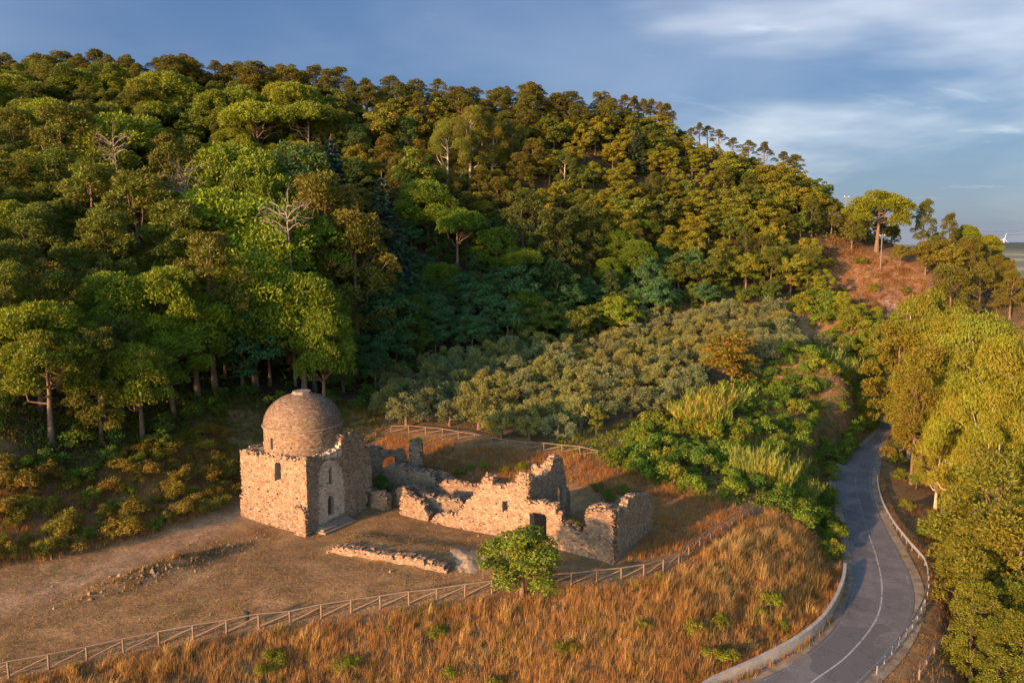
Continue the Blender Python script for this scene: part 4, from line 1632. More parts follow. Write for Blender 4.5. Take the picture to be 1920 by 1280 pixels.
# --- individually placed forest trees
for k, a, b, t, tn, w in [
    ('stone_pine', 30, 132, 190, BRIGHT, 1.25), ('stone_pine', 78, 150, 188, BRIGHT, 1.0), ('stone_pine', 312, 128, 196, BRIGHT, 1.0), ('stone_pine', 345, 142, 198, BRIGHT, .9), ('stone_pine', 400, 165, 192, BRIGHT, .9), ('stone_pine', 448, 155, 196, BRIGHT, .95),
    ('stone_pine', 545, 150, 196, BRIGHT, .9), ('stone_pine', 575, 160, 198, BRIGHT, .9), ('stone_pine', 482, 186, 186, (1.25, 1.25, 1.0), 1.0), ('stone_pine', 575, 188, 188, BRIGHT, .9),
    ('stone_pine', 90, 180, 165, (1.3, 1.35, 1), 1.0), ('stone_pine', 232, 198, 160, (1.3, 1.3, 1.0), 1.1), ('stone_pine', 434, 255, 152, (.95, 1.15, .9), .9), ('stone_pine', 474, 290, 148, (.9, 1.05, .9), .8),
    ('stone_pine', 415, 335, 132, (1.25, 1.4, 1.0), 1.15), ('stone_pine', 470, 400, 128, (1.0, 1.2, .9), .8), ('stone_pine', 534, 372, 132, (1.1, 1.3, .9), 1.0),
    ('stone_pine', 468, 455, 118, (1.2, 1.35, .95), .85), ('stone_pine', 560, 500, 120, (1.0, 1.2, .9), .95), ('stone_pine', 602, 560, 117, (1.0, 1.15, .9), .7), ('stone_pine', 300, 490, 107, (1.35, 1.4, 1.0), .85), ('stone_pine', 205, 500, 104, (1.35, 1.4, 1.0), .85),
    ('stone_pine', 60, 560, 92, (1.3, 1.35, 1), 1.0), ('stone_pine', 145, 590, 94, (1.25, 1.3, 1), .8), ('stone_pine', 250, 650, 103, (1.1, 1.2, .9), .6), ('stone_pine', -20, 600, 90, (1.3, 1.3, 1), .8),
    ('stone_pine', 800, 332, 177, (.95, 1.2, .85), 1.15), ('stone_pine', 858, 385, 173, (.8, 1.05, .85), .9), ('stone_pine', 930, 420, 174, (.75, .95, .8), .9), ('stone_pine', 1160, 425, 188, (.75, 1.05, .75), 1.05), ('stone_pine', 1205, 410, 194, (.7, .95, .75), 1.0), ('stone_pine', 980, 462, 172, (.7, .9, .8), .85),
    ('fir', 715, 320, 150, (.85, 1.0, 1.1), 1.0), ('fir', 620, 250, 165, DARK, 1.0), ('fir', 1195, 225, 215, (1, .9, .7), .9),
    ('maritime_full', 610, 330, 140, (1.2, 1.0, .8), 1.0), ('maritime_full', 660, 400, 136, (1.2, 1.0, .8), .9), ('maritime_full', 20, 300, 128, (1.02, 1.12, .9), 1.1), ('maritime_full', 95, 285, 132, (1.02, 1.12, .9), 1.1), ('maritime_full', 170, 310, 128, (1.05, 1.12, .9), 1.15), ('maritime_full', 255, 330, 125, (1.02, 1.1, .9), 1.1), ('maritime_full', 330, 380, 122, (1.02, 1.1, .9), 1.0),
    ('maritime_full', 60, 390, 112, (1.05, 1.12, .9), 1.0), ('maritime_full', 190, 400, 114, (1.05, 1.12, .9), 1.0), ('maritime_dense', 120, 190, 150, (1.1, 1.1, .9), 1.1), ('maritime_dense', 30, 200, 152, (1.0, 1.05, .9), 1.1), ('maritime_dense', 330, 250, 150, (.9, .95, .9), 1.0), ('maritime_dense', 560, 262, 158, DARK, 1.1),
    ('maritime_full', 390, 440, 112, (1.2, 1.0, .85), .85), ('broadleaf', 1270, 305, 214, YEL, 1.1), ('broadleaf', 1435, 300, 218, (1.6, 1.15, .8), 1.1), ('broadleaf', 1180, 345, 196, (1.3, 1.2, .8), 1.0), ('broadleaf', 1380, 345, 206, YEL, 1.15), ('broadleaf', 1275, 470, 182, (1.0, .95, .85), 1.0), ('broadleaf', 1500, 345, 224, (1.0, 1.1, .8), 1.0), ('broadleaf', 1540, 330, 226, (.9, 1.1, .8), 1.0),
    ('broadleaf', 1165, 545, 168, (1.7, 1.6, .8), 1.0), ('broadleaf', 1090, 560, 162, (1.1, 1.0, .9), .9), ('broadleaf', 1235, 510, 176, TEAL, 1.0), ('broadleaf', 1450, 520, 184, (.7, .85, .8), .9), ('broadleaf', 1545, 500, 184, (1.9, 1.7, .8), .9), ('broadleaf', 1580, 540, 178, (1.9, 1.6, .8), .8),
    ('eucalyptus', 880, 205, 196, (.85, .75, .9), .9), ('eucalyptus', 920, 215, 200, (.85, .75, .9), .9), ('eucalyptus', 840, 230, 190, (.75, .75, .9), .8), ('eucalyptus', 960, 225, 205, (.7, .7, .9), .9), ('broadleaf', 715, 178, 196, YEL, .9), ('broadleaf', 775, 265, 182, (1.5, 1.5, .8), .8), ('broadleaf', 780, 195, 200, (1.3, 1.0, .8), .9),
    ('eucalyptus', 1010, 260, 208, (.55, .58, .8), .9), ('eucalyptus', 1060, 285, 204, (.45, .52, .8), .9), ('maritime_dense', 985, 350, 178, (.7, .8, .9), 1.1), ('maritime_dense', 1050, 390, 180, (.7, .85, .9), 1.1), ('maritime_dense', 1105, 380, 186, (.75, .85, .9), 1.1),
    ('dead', 538, 338, 124, (1, 1, 1), .8), ('dead', 212, 222, 146, (1, 1, 1), .7), ('dead', 336, 272, 138, (1, 1, 1), .75),
    # right hill
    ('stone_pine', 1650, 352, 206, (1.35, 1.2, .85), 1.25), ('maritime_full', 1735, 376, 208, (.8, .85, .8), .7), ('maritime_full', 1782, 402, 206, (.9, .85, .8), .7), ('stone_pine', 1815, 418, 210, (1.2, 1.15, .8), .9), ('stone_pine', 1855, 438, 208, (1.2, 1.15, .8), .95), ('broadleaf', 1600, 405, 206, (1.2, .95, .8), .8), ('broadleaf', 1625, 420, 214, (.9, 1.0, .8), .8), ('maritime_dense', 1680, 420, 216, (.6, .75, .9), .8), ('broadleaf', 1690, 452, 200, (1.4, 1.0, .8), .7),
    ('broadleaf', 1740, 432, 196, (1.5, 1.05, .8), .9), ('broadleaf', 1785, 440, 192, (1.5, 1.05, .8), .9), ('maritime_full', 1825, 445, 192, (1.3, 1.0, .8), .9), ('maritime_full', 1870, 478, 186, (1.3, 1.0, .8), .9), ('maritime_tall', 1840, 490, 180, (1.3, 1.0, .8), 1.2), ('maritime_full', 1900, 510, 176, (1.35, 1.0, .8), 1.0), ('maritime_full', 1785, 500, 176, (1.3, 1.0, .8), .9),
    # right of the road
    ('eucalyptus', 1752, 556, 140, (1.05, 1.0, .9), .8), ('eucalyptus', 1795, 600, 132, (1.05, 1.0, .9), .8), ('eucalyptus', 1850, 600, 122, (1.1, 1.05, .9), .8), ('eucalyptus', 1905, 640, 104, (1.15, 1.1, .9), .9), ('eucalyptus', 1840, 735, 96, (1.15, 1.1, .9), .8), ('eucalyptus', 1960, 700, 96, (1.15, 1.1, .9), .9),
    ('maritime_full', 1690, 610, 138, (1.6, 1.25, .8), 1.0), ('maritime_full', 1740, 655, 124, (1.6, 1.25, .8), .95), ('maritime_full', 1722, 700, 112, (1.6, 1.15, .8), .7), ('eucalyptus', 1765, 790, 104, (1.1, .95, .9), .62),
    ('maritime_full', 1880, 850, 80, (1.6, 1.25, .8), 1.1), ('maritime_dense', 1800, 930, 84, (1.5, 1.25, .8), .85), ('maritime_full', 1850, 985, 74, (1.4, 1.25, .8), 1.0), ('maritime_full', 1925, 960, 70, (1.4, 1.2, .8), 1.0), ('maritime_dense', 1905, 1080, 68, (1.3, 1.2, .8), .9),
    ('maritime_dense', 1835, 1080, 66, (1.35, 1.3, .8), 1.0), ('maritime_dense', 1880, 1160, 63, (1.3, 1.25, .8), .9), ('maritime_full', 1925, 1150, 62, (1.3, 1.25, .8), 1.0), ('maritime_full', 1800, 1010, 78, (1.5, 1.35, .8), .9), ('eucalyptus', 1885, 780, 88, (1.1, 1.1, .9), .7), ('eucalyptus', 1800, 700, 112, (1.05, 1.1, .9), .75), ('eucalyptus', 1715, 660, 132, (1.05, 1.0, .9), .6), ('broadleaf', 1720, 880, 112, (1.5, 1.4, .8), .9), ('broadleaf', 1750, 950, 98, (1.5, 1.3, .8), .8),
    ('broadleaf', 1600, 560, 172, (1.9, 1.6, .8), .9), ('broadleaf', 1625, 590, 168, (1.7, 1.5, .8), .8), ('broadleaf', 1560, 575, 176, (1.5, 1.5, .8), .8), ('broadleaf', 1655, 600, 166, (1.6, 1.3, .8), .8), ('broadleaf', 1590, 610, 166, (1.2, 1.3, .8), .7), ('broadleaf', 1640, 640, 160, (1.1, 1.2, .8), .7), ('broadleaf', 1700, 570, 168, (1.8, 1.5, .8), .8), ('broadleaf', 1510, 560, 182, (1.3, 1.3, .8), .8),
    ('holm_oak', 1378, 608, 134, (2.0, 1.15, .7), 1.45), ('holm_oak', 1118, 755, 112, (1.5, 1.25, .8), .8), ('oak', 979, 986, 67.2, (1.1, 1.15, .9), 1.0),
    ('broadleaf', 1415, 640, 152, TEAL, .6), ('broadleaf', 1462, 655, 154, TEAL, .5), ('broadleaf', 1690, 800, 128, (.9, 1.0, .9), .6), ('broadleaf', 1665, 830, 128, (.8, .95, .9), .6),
]:
    zone = None
    plant_px(k, a, b, t, tint=tn, wide=w * {'eucalyptus': 1.45, 'stone_pine': 1.1, 'maritime_full': 1.25, 'broadleaf': 1.3, 'oak': 1.45}.get(k, 1.1), zone=zone)
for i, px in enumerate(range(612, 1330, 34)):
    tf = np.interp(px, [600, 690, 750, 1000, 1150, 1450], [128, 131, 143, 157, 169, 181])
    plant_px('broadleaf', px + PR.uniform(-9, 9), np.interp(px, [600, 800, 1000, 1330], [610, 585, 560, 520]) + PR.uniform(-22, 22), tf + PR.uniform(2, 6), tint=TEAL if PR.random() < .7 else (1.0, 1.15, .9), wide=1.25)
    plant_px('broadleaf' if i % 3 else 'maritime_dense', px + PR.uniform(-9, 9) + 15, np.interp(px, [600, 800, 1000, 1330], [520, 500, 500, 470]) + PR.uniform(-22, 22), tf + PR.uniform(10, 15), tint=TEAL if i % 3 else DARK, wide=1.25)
heroes = np.array([(p['x'], p['y']) for p in PLANTS])


# --- the wood on the slope, tree by tree
def poisson(r, poly_fn, x0, x1, y0, y1, dist, avoid, tries=9000, ad=None):
    out = []
    cell = {}
    for _ in range(tries):
        p = np.array([r.uniform(x0, x1), r.uniform(y0, y1)])
        if not poly_fn(p):
            continue
        if avoid is not None and len(avoid) and np.min(np.hypot(*(avoid - p).T)) < (ad or dist * .75):
            continue
        k = (int(p[0] // dist), int(p[1] // dist))
        ok = True
        for i in (-1, 0, 1):
            for j in (-1, 0, 1):
                for q in cell.get((k[0] + i, k[1] + j), ()):
                    if np.hypot(*(q - p)) < dist:
                        ok = False
        if ok:
            cell.setdefault(k, []).append(p)
            out.append(p)
    return out


rf = np.random.default_rng(4321)


def in_forest(p):
    if p[1] < np.interp(p[0], FOOTX, FOOTY) + 1.0 or p[1] > 236:
        return False
    # keep to what the picture can show, with a margin on the left
    return abs(p[0]) < .70 * p[1]


cnt = 0
for p in poisson(rf, in_forest, -160, 150, 84, 238, 4.5, heroes, 24000):
    z = hz(*p)
    px, py, d = proj(p[0], p[1], z + 8)
    bx, by, _ = proj(p[0], p[1], z)
    if 1530 < bx < 1745 and 460 < by < 625:
        continue            # the red clearing stays open
    if bx > 1560 and by > 560:
        continue
    q = rf.random()
    w = rf.uniform(1.0, 1.3)
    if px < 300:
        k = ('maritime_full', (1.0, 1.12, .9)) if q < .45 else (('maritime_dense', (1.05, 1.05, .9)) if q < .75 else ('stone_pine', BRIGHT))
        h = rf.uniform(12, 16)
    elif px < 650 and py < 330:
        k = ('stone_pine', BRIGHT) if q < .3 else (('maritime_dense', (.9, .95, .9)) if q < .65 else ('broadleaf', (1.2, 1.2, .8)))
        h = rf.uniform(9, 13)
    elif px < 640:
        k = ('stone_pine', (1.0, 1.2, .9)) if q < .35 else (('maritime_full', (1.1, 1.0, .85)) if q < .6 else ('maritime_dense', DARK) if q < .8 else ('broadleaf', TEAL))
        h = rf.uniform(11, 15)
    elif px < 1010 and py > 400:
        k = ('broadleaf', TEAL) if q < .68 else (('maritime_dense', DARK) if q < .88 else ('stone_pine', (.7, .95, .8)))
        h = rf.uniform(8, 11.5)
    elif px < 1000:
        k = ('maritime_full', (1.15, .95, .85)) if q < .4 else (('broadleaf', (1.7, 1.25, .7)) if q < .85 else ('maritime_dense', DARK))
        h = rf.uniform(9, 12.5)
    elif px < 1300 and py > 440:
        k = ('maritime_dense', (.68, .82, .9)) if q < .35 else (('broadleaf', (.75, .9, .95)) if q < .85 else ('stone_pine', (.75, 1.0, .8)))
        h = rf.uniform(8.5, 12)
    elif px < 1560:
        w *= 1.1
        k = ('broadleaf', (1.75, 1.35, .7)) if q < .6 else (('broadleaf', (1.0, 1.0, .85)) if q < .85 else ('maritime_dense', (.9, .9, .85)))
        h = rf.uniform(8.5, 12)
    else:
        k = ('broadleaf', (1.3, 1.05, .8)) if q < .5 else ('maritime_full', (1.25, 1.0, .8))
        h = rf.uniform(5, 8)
    # stay under the skyline pines
    lim = np.interp(px, SKX, SKY) + 18
    for _ in range(8):
        if proj(p[0], p[1], z + h)[1] > lim:
            break
        h *= .86
    if h < 3.2:
        continue
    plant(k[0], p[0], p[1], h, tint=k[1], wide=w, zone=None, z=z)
    cnt += 1
print('forest', cnt)

# --- olive grove
ro = np.random.default_rng(55)
no = 0
hol = np.array([(p['x'], p['y']) for p in PLANTS if p['kind'] in ('holm_oak',)])
for p in poisson(ro, lambda p: in_poly(np.array([p]), OLIVEPOLY)[0], -25, 80, 100, 190, 3.9, hol, 9000, 4.6):
    lit = ro.random()
    plant('olive', p[0], p[1], ro.uniform(3.2, 5.8), tint=(1.05, 1.05, 1) if lit < .5 else (1.3, 1.16, .72), wide=ro.uniform(1.15, 1.4), zone='olive')
    no += 1
print('olives', no)
# --- cane brakes
rc_ = np.random.default_rng(61)
for px, py, z, n, h in [(1310, 790, 3.4, 7, 4.6), (1345, 770, 3.6, 4, 4.2), (1415, 900, .6, 9, 3.9), (1460, 890, .2, 4, 3.4), (1570, 680, 7.4, 7, 4.6), (1600, 690, 6.5, 3, 4.0)]:
    c = wpt(px, py, z=z)
    for i in range(n):
        plant('cane', c[0] + rc_.normal(0, 2.0), c[1] + rc_.normal(0, 1.4), h * rc_.uniform(.75, 1.1), tint=(.8, 1.05, 1) if rc_.random() < .6 else (1.1, 1.05, .8), wide=rc_.uniform(.9, 1.3), zone='cane')
# --- shrubs on the bank towards the road
BANK = np.array([wpt(*p)[:2] for p in [(1120, 860, 1.7), (1200, 810, 2.6), (1300, 770, 3.6), (1420, 715, 5.6), (1500, 660, 8.6), (1600, 650, 9), (1640, 700, 5), (1640, 770, -1), (1590, 835, -2.5), (1556, 900, -3.0), (1560, 960, -3.3), (1578, 1050, -3.2), (1500, 985, -1.5), (1430, 945, -.3), (1330, 940, .4), (1220, 905, .9)]])
rb = np.random.default_rng(62)
can = np.array([(p['x'], p['y']) for p in PLANTS if p['kind'] == 'cane'])
for p in poisson(rb, lambda p: in_poly(np.array([p]), BANK)[0], 5, 90, 75, 170, 2.45, can, 8000, 1.4):
    q = rb.random()
    plant('shrub', p[0], p[1], rb.uniform(1.5, 3.3), tint=(1.0, 1.25, .8) if q < .5 else ((1.35, 1.35, .8) if q < .8 else (.8, 1.05, .9)), wide=rb.uniform(.9, 1.25), zone='bank')
# --- bushes on the left slope
LEFTB = np.array([wpt(*p)[:2] for p in [(-60, 1075, .9), (100, 1045, .8), (280, 1000, .6), (380, 968, .4), (452, 930, .8), (455, 860, 2), (400, 810, 4.4), (300, 830, 5), (150, 885, 4.6), (-60, 900, 5.5)]])
for p in poisson(rb, lambda p: in_poly(np.array([p]), LEFTB)[0], -75, -20, 60, 120, 1.85, None, 7000):
    q = rb.random()
    k = 'bush' if q < .6 else 'shrub'
    plant(k, p[0], p[1], rb.uniform(.8, 1.9), tint=(1.75, 1.0, .9) if q < .45 else ((1.5, 1.1, .8) if q < .85 else (1.1, 1.2, .8)), wide=rb.uniform(.9, 1.3), zone='left')
# --- scrub under the big pines and at the wood's edge
for p in poisson(rb, lambda p: 0 < p[1] - np.interp(p[0], FOOTX, FOOTY) + 5 < 9 and p[0] < 60, -75, 60, 84, 190, 3.1, None, 5000):
    q = rb.random()
    plant('shrub', p[0], p[1], rb.uniform(1.6, 3.4), tint=(.62, .85, .9) if q < .6 else (.9, 1.05, .8), wide=rb.uniform(.9, 1.3), zone='edge')
CLF = np.array([wpt(px, py, t=t)[:2] for px, py, t in [(1460, 600, 183), (1540, 562, 188), (1600, 590, 178), (1660, 600, 174), (1665, 655, 162), (1590, 650, 168)]])
for p in poisson(rb, lambda p: in_poly(np.array([p]), CLF)[0], CLF[:, 0].min(), CLF[:, 0].max(), CLF[:, 1].min(), CLF[:, 1].max(), 2.6, None, 2500):
    plant('shrub', p[0], p[1], rb.uniform(2.2, 4.0), tint=(1.45, 1.3, .8) if rb.random() < .6 else (1.0, 1.2, .8), wide=rb.uniform(1.0, 1.4), zone='foot')
# --- inside and around the ruins, on the dry bank, on the red clearing
for px, py, z, h, tn in [(1072, 995, .1, 1.2, (1.9, 1.2, .6)), (1085, 1002, .1, 1.0, (1.6, 1.3, .7)), (712, 905, .8, 1.6, (.8, 1.0, .9)), (724, 915, .7, 1.3, (.8, 1.0, .9)), (745, 900, .8, 1.2, (.8, 1.0, .9)), (1140, 935, .6, 1.5, (.8, 1.1, .8)), (1120, 920, .7, 1.1, (.9, 1.1, .8)), (1165, 925, .7, 1.4, (.8, 1.05, .8)),
                         (880, 885, .6, 1.0, (1.3, 1.4, .7)), (905, 880, .7, 1.1, (1.3, 1.4, .7)), (860, 890, .6, .9, (1.2, 1.3, .7)), (945, 885, .8, 1.0, (1.5, 1.4, .7)), (980, 880, .9, .9, (1.3, 1.3, .7)), (1025, 890, .9, 1.0, (1.2, 1.2, .7)),
                         (1205, 1185, -1.8, 1.0, (1.3, 1.0, .7)), (1305, 1190, -2.2, 1.4, (1.3, 1.3, .7)), (1345, 1170, -2.0, 1.3, (1.45, 1.25, .6)), (1360, 1220, -2.6, 1.5, (1.45, 1.25, .6)), (1330, 1225, -2.8, 1.2, (1.35, 1.15, .6)), (1445, 1130, -2.2, 1.5, (1.2, 1.25, .7)), (1425, 1150, -2.4, 1.1, (1.35, 1.2, .7)), (1470, 1160, -2.8, 1.0, (1.3, 1.25, .7)),
                         (820, 1200, -1.4, .9, (1.4, 1.1, .6)), (1060, 1225, -2.2, .9, (1.4, 1.1, .6)), (840, 1270, -2.4, 1.0, (1.4, 1.1, .7)), (650, 1255, -1.7, .9, (1.3, 1.2, .6)), (520, 1240, -1.0, .9, (1.5, 1.3, .6)), (930, 1290, -3, 1.1, (1.4, 1.15, .7)), (500, 1265, -1.4, .8, (1.4, 1.1, .6)),
                         (1640, 545, None, 2.2, (1.2, 1.2, .7)), (1612, 470, None, 2.4, (1.2, 1.0, .7)), (1580, 495, None, 2.0, (1.6, 1.3, .7)), (1700, 500, None, 2.0, (1.1, 1.0, .7)), (1560, 455, None, 2.4, (1.6, 1.2, .7)), (1545, 430, None, 2.6, (1.7, 1.3, .7)), (1690, 580, None, 2.6, (1.8, 1.5, .7)), (1610, 590, None, 2.6, (1.7, 1.5, .7)), (1640, 612, None, 2.4, (1.8, 1.5, .7)),
                         (1695, 900, -4.4, 2.0, (1, 1.05, .8)), (1680, 870, -4.4, 2.2, (.8, 1, .9)), (1700, 960, -4.6, 1.6, (1.2, 1.1, .7)), (1745, 1010, -4.8, 1.8, (1.2, 1.1, .7))]:
    if z is None:
        c = wpt(px, py, t={True: 190, False: 200}[py > 480] if py < 560 else 178)
    else:
        c = wpt(px, py, z=z)
    plant('shrub' if h > .95 or z is None else 'bush', c[0], c[1], h, tint=tn, wide=1.2, zone='odd')
c = wpt(779, 884, z=1.0)
plant('shrub', c[0], c[1] + .6, 1.0, tint=(1.5, 2.2, .8), wide=1.5, zone='odd', label='bright green leafy tuft growing on top of the stone pier', z=CAMH + ray(779, 832)[2] * (c[1] / ray(779, 884)[1]) - .1)
print('plants', len(PLANTS))

# ------------------------------------------------------------------ undergrowth of the wood
def undergrowth(name, P, size, mat, tint, label, seed, per=26, ls=(.26, .15)):
    r = np.random.default_rng(seed)
    z = height(P)
    cl = [(p[0], p[1], zz + .1, s_, s_ * .75) for p, zz, s_ in zip(P, z, size)]
    n = len(cl) * per
    A = np.repeat(np.array(cl), per, 0)
    d = unit(r.standard_normal((n, 3)))
    d[:, 2] = np.abs(d[:, 2])
    p = A[:, :3] + d * (A[:, 3:4] * r.uniform(.5, 1.1, (n, 1)))
    nn = unit(d + .7 * r.standard_normal((n, 3)))
    u = unit(np.cross(nn, r.standard_normal((n, 3))))
    w = unit(np.cross(u, nn))
    sz = r.uniform(.7, 1.4, (n, 1))
    col = np.c_[np.clip(r.normal(.5, .25, n), 0, 1), np.repeat(r.random(len(cl)) ** 1.5, per), np.zeros(n)]
    V, Fq, C = leaf_quads(p, u * ls[0] * .5 * sz, w * ls[1] * .5 * sz, col)
    o = link(name, mesh(name, V, Fq, mat, C))
    o.color = (*tint, 1)
    return tag(o, label, 'undergrowth', kind='stuff')


ru = np.random.default_rng(301)
P = np.c_[ru.uniform(-150, 150, 60000), ru.uniform(84, 236, 60000)]
P = P[(np.abs(P[:, 0]) < .69 * P[:, 1]) & (P[:, 1] > np.interp(P[:, 0], FOOTX, FOOTY) - 2)]
bx, by, _ = proj(P[:, 0], P[:, 1], height(P))
red = (bx > 1530) & (bx < 1745) & (by > 455) & (by < 600)
P = P[~red][:7500]
undergrowth('forest_undergrowth', P, ru.uniform(.5, 1.1, len(P)), M_SHRUB, (.75, .85, .8), 'low leafy undergrowth on the floor of the wooded slope', 302, 13, (.40, .24))
bk = np.array([wpt(*p)[:2] for p in [(1120, 862, 1.7), (1200, 812, 2.6), (1330, 730, 5.0), (1460, 690, 6.8), (1580, 650, 9), (1660, 640, 8), (1665, 760, -2), (1590, 838, -3), (1550, 905, -3.4), (1560, 965, -3.6), (1582, 1060, -3.4), (1500, 990, -1.6), (1420, 955, -.2), (1330, 945, .4), (1220, 905, .9)]])
P = np.c_[ru.uniform(bk[:, 0].min(), bk[:, 0].max(), 12000), ru.uniform(bk[:, 1].min(), bk[:, 1].max(), 12000)]
P = P[in_poly(P, bk)]
P = P[~in_poly(P, ROADPOLY) & (nearest_seg(P, LC) > 1.0)][:3200]
undergrowth('bramble_cover', P, ru.uniform(.35, .8, len(P)), M_SHRUB, (1.05, 1.2, .8), 'low green bramble cover on the bank beside the road', 303, 21, (.22, .13))
br = np.array([wpt(*p)[:2] for p in [(440, 905, 1.4), (400, 800, 5.2), (470, 755, 6), (620, 772, 3.2), (700, 748, 4.6), (720, 806, 2.3), (684, 830, 2), (560, 850, 1.6)]])
P = np.c_[ru.uniform(br[:, 0].min(), br[:, 0].max(), 5000), ru.uniform(br[:, 1].min(), br[:, 1].max(), 5000)]
P = P[in_poly(P, br)]
ch_c = C0 + DA * 5 + DB * 4.4
P = P[np.hypot(*(P - ch_c).T) > 7.5][:900]
undergrowth('brushwood', P, ru.uniform(.3, .7, len(P)), M_SHRUB, (1.2, .95, .8), 'low brown brushwood between the church and the wood', 304, 26, (.2, .1))
br3 = np.array([wpt(*p)[:2] for p in [(-60, 905, 5.5), (150, 890, 4.6), (300, 835, 5), (400, 805, 5.2), (470, 758, 6), (380, 728, 9), (200, 755, 9.4), (-60, 795, 10)]])
P = np.c_[ru.uniform(br3[:, 0].min(), br3[:, 0].max(), 5000), ru.uniform(br3[:, 1].min(), br3[:, 1].max(), 5000)]
P = P[in_poly(P, br3)][:1100]
undergrowth('pine_understorey', P, ru.uniform(.35, .8, len(P)), M_SHRUB, (1.1, .95, .8), 'low brown brush under the big pines on the left', 306, 22, (.24, .12))
br2 = np.array([wpt(*p)[:2] for p in [(1020, 838, 1.9), (1060, 815, 2.5), (1190, 790, 3.0), (1280, 765, 3.8), (1250, 850, 1.4), (1230, 900, 1), (1130, 862, 1.7)]])
P = np.c_[ru.uniform(br2[:, 0].min(), br2[:, 0].max(), 3000), ru.uniform(br2[:, 1].min(), br2[:, 1].max(), 3000)]
P = P[in_poly(P, br2)][:500]
undergrowth('weed_cover', P, ru.uniform(.3, .7, len(P)), M_SHRUB, (1.2, 1.25, .8), 'low weeds at the right end of the rear fence', 305, 26, (.18, .11))
print('undergrowth done')

# ------------------------------------------------------------------ dry grass
def grass(name, P, L, W, lean, label, per, spread, seed, tint=(1, 1, 1), seg=3):
    r = np.random.default_rng(seed)
    n = len(P)
    base = np.repeat(P, per, 0) + r.normal(0, spread, (n * per, 2))
    z = np.repeat(height(P), per)
    LL = np.repeat(L * np.clip(1 + .45 * lumps(P * .8 + seed), .45, 1.6), per) * r.uniform(.5, 1.1, n * per)
    V, Fq, m = blades(r, np.c_[base, z - .04], LL, np.full(n * per, W), np.repeat(lean, per) * r.uniform(.3, 1.2, n * per), seg)
    pt = lumps(P * .33 + seed) + .5 * lumps(P * 1.1 + 2 * seed)
    ct_ = np.repeat(np.clip(.5 + .45 * pt + r.normal(0, .2, n), 0, 1), per)
    c1 = np.clip(ct_ + r.normal(0, .15, n * per), 0, 1)
    c2 = np.repeat(np.clip(.35 + .6 * lumps(P * .5 + 3 * seed) + r.normal(0, .2, n), 0, 1), per)
    o = link(name, mesh(name, V, Fq, M_GRASS, np.repeat(np.c_[c1, c2, c1 * 0], m, 0)))
    o.color = (*tint, 1)
    return tag(o, label, 'grass', kind='stuff')


rg = np.random.default_rng(70)


def pick(n, poly, cond=None):
    poly = np.array(poly)
    P = np.c_[rg.uniform(poly[:, 0].min(), poly[:, 0].max(), n), rg.uniform(poly[:, 1].min(), poly[:, 1].max(), n)]
    P = P[in_poly(P, poly)]
    return P if cond is None else P[cond(P)]


wallw = [tuple(wpt(*p, z=-3.6)[:2]) for p in WALLPX]
slope = [tuple(p - [0, .3]) for p in FENW] + [tuple(wpt(*p)[:2]) for p in [(1440, 955, 0), (1520, 985, -1.6), (1575, 1060, -3.3)]] + wallw[::-1] + [tuple(wpt(*p)[:2]) for p in [(960, 1330, -3.4), (400, 1330, -1.2), (-80, 1330, 0)]]
P = pick(26000, slope)
dens = smooth(-.9, .3, lumps(P * .7 + 3))
P = P[rg.random(len(P)) < .45 + .55 * dens]
P = P[:7800]
near_f = nearest_seg(P, FENW)
grass('dry_grass', P, rg.uniform(.45, .95, len(P)) * (.4 + .6 * smooth(.4, 2.0, near_f)), .020, rg.uniform(.25, .75, len(P)), 'tall dry orange grass covering the bank between the fence and the road', 17, .16, 71, (1.1, 1, .95), 2)
big = pick(1500, [tuple(wpt(*p)[:2]) for p in [(1230, 1120, -.6), (1300, 1060, -.2), (1400, 990, 0), (1500, 1000, -1.6), (1560, 1080, -3), (1500, 1150, -3), (1300, 1200, -2.4)]])
big = big[nearest_seg(big, FENW) > 1.5][:230]
grass('plume_grass', big, rg.uniform(1.0, 1.5, len(big)), .034, rg.uniform(.5, .95, len(big)), 'large pale arching grass tussocks on the bank inside the road bend', 52, .2, 72, (1.15, 1.2, 1.1), 3)
tus = pick(2600, slope)
tus = tus[(lumps(tus * .4 + 5) > -.1) & (nearest_seg(tus, FENW) > 1.2)][:400]
grass('straw_tussocks', tus, rg.uniform(.8, 1.3, len(tus)), .028, rg.uniform(.5, .95, len(tus)), 'straw coloured grass tussocks standing in the dry bank below the fence', 48, .16, 83, (1.2, 1.2, 1.1), 3)
gt = pick(2600, slope)
gt = gt[lumps(gt * .45 + 9) > .1][:420]
grass('green_tussocks', gt, rg.uniform(.5, .9, len(gt)), .022, rg.uniform(.3, .8, len(gt)), 'yellow green weeds scattered through the dry bank', 36, .18, 84, (.62, .76, .3), 2)
hp = MOUND + rg.normal(0, 3.6, (420, 1)) * MDIR + rg.normal(0, 1.0, (420, 1)) * np.array([-MDIR[1], MDIR[0]])
grass('heap_weeds', hp, rg.uniform(.2, .45, len(hp)), .02, rg.uniform(.4, .9, len(hp)), 'dark dry weeds growing over the rubble heap', 12, .16, 85, (.5, .5, .42), 2)
plat = [tuple(wpt(*p)[:2]) for p in [(-40, 1265, 0), (450, 1165, 0), (940, 1090, 0), (1150, 1078, 0), (1270, 1045, 0), (1160, 1060, 0), (850, 1000, 0), (700, 975, 0), (560, 1010, 0), (450, 975, 0), (150, 1050, .4), (-40, 1090, .6)]]
P = pick(16000, plat)
P = P[(lumps(P * .6) > -.25) | (rg.random(len(P)) < .4)][:8500]
grass('short_turf', P, rg.uniform(.07, .2, len(P)), .018, rg.uniform(.4, .9, len(P)), 'short dry turf over the trodden clearing', 8, .14, 73, (.85, .85, .8), 1)
P = pick(6000, plat)
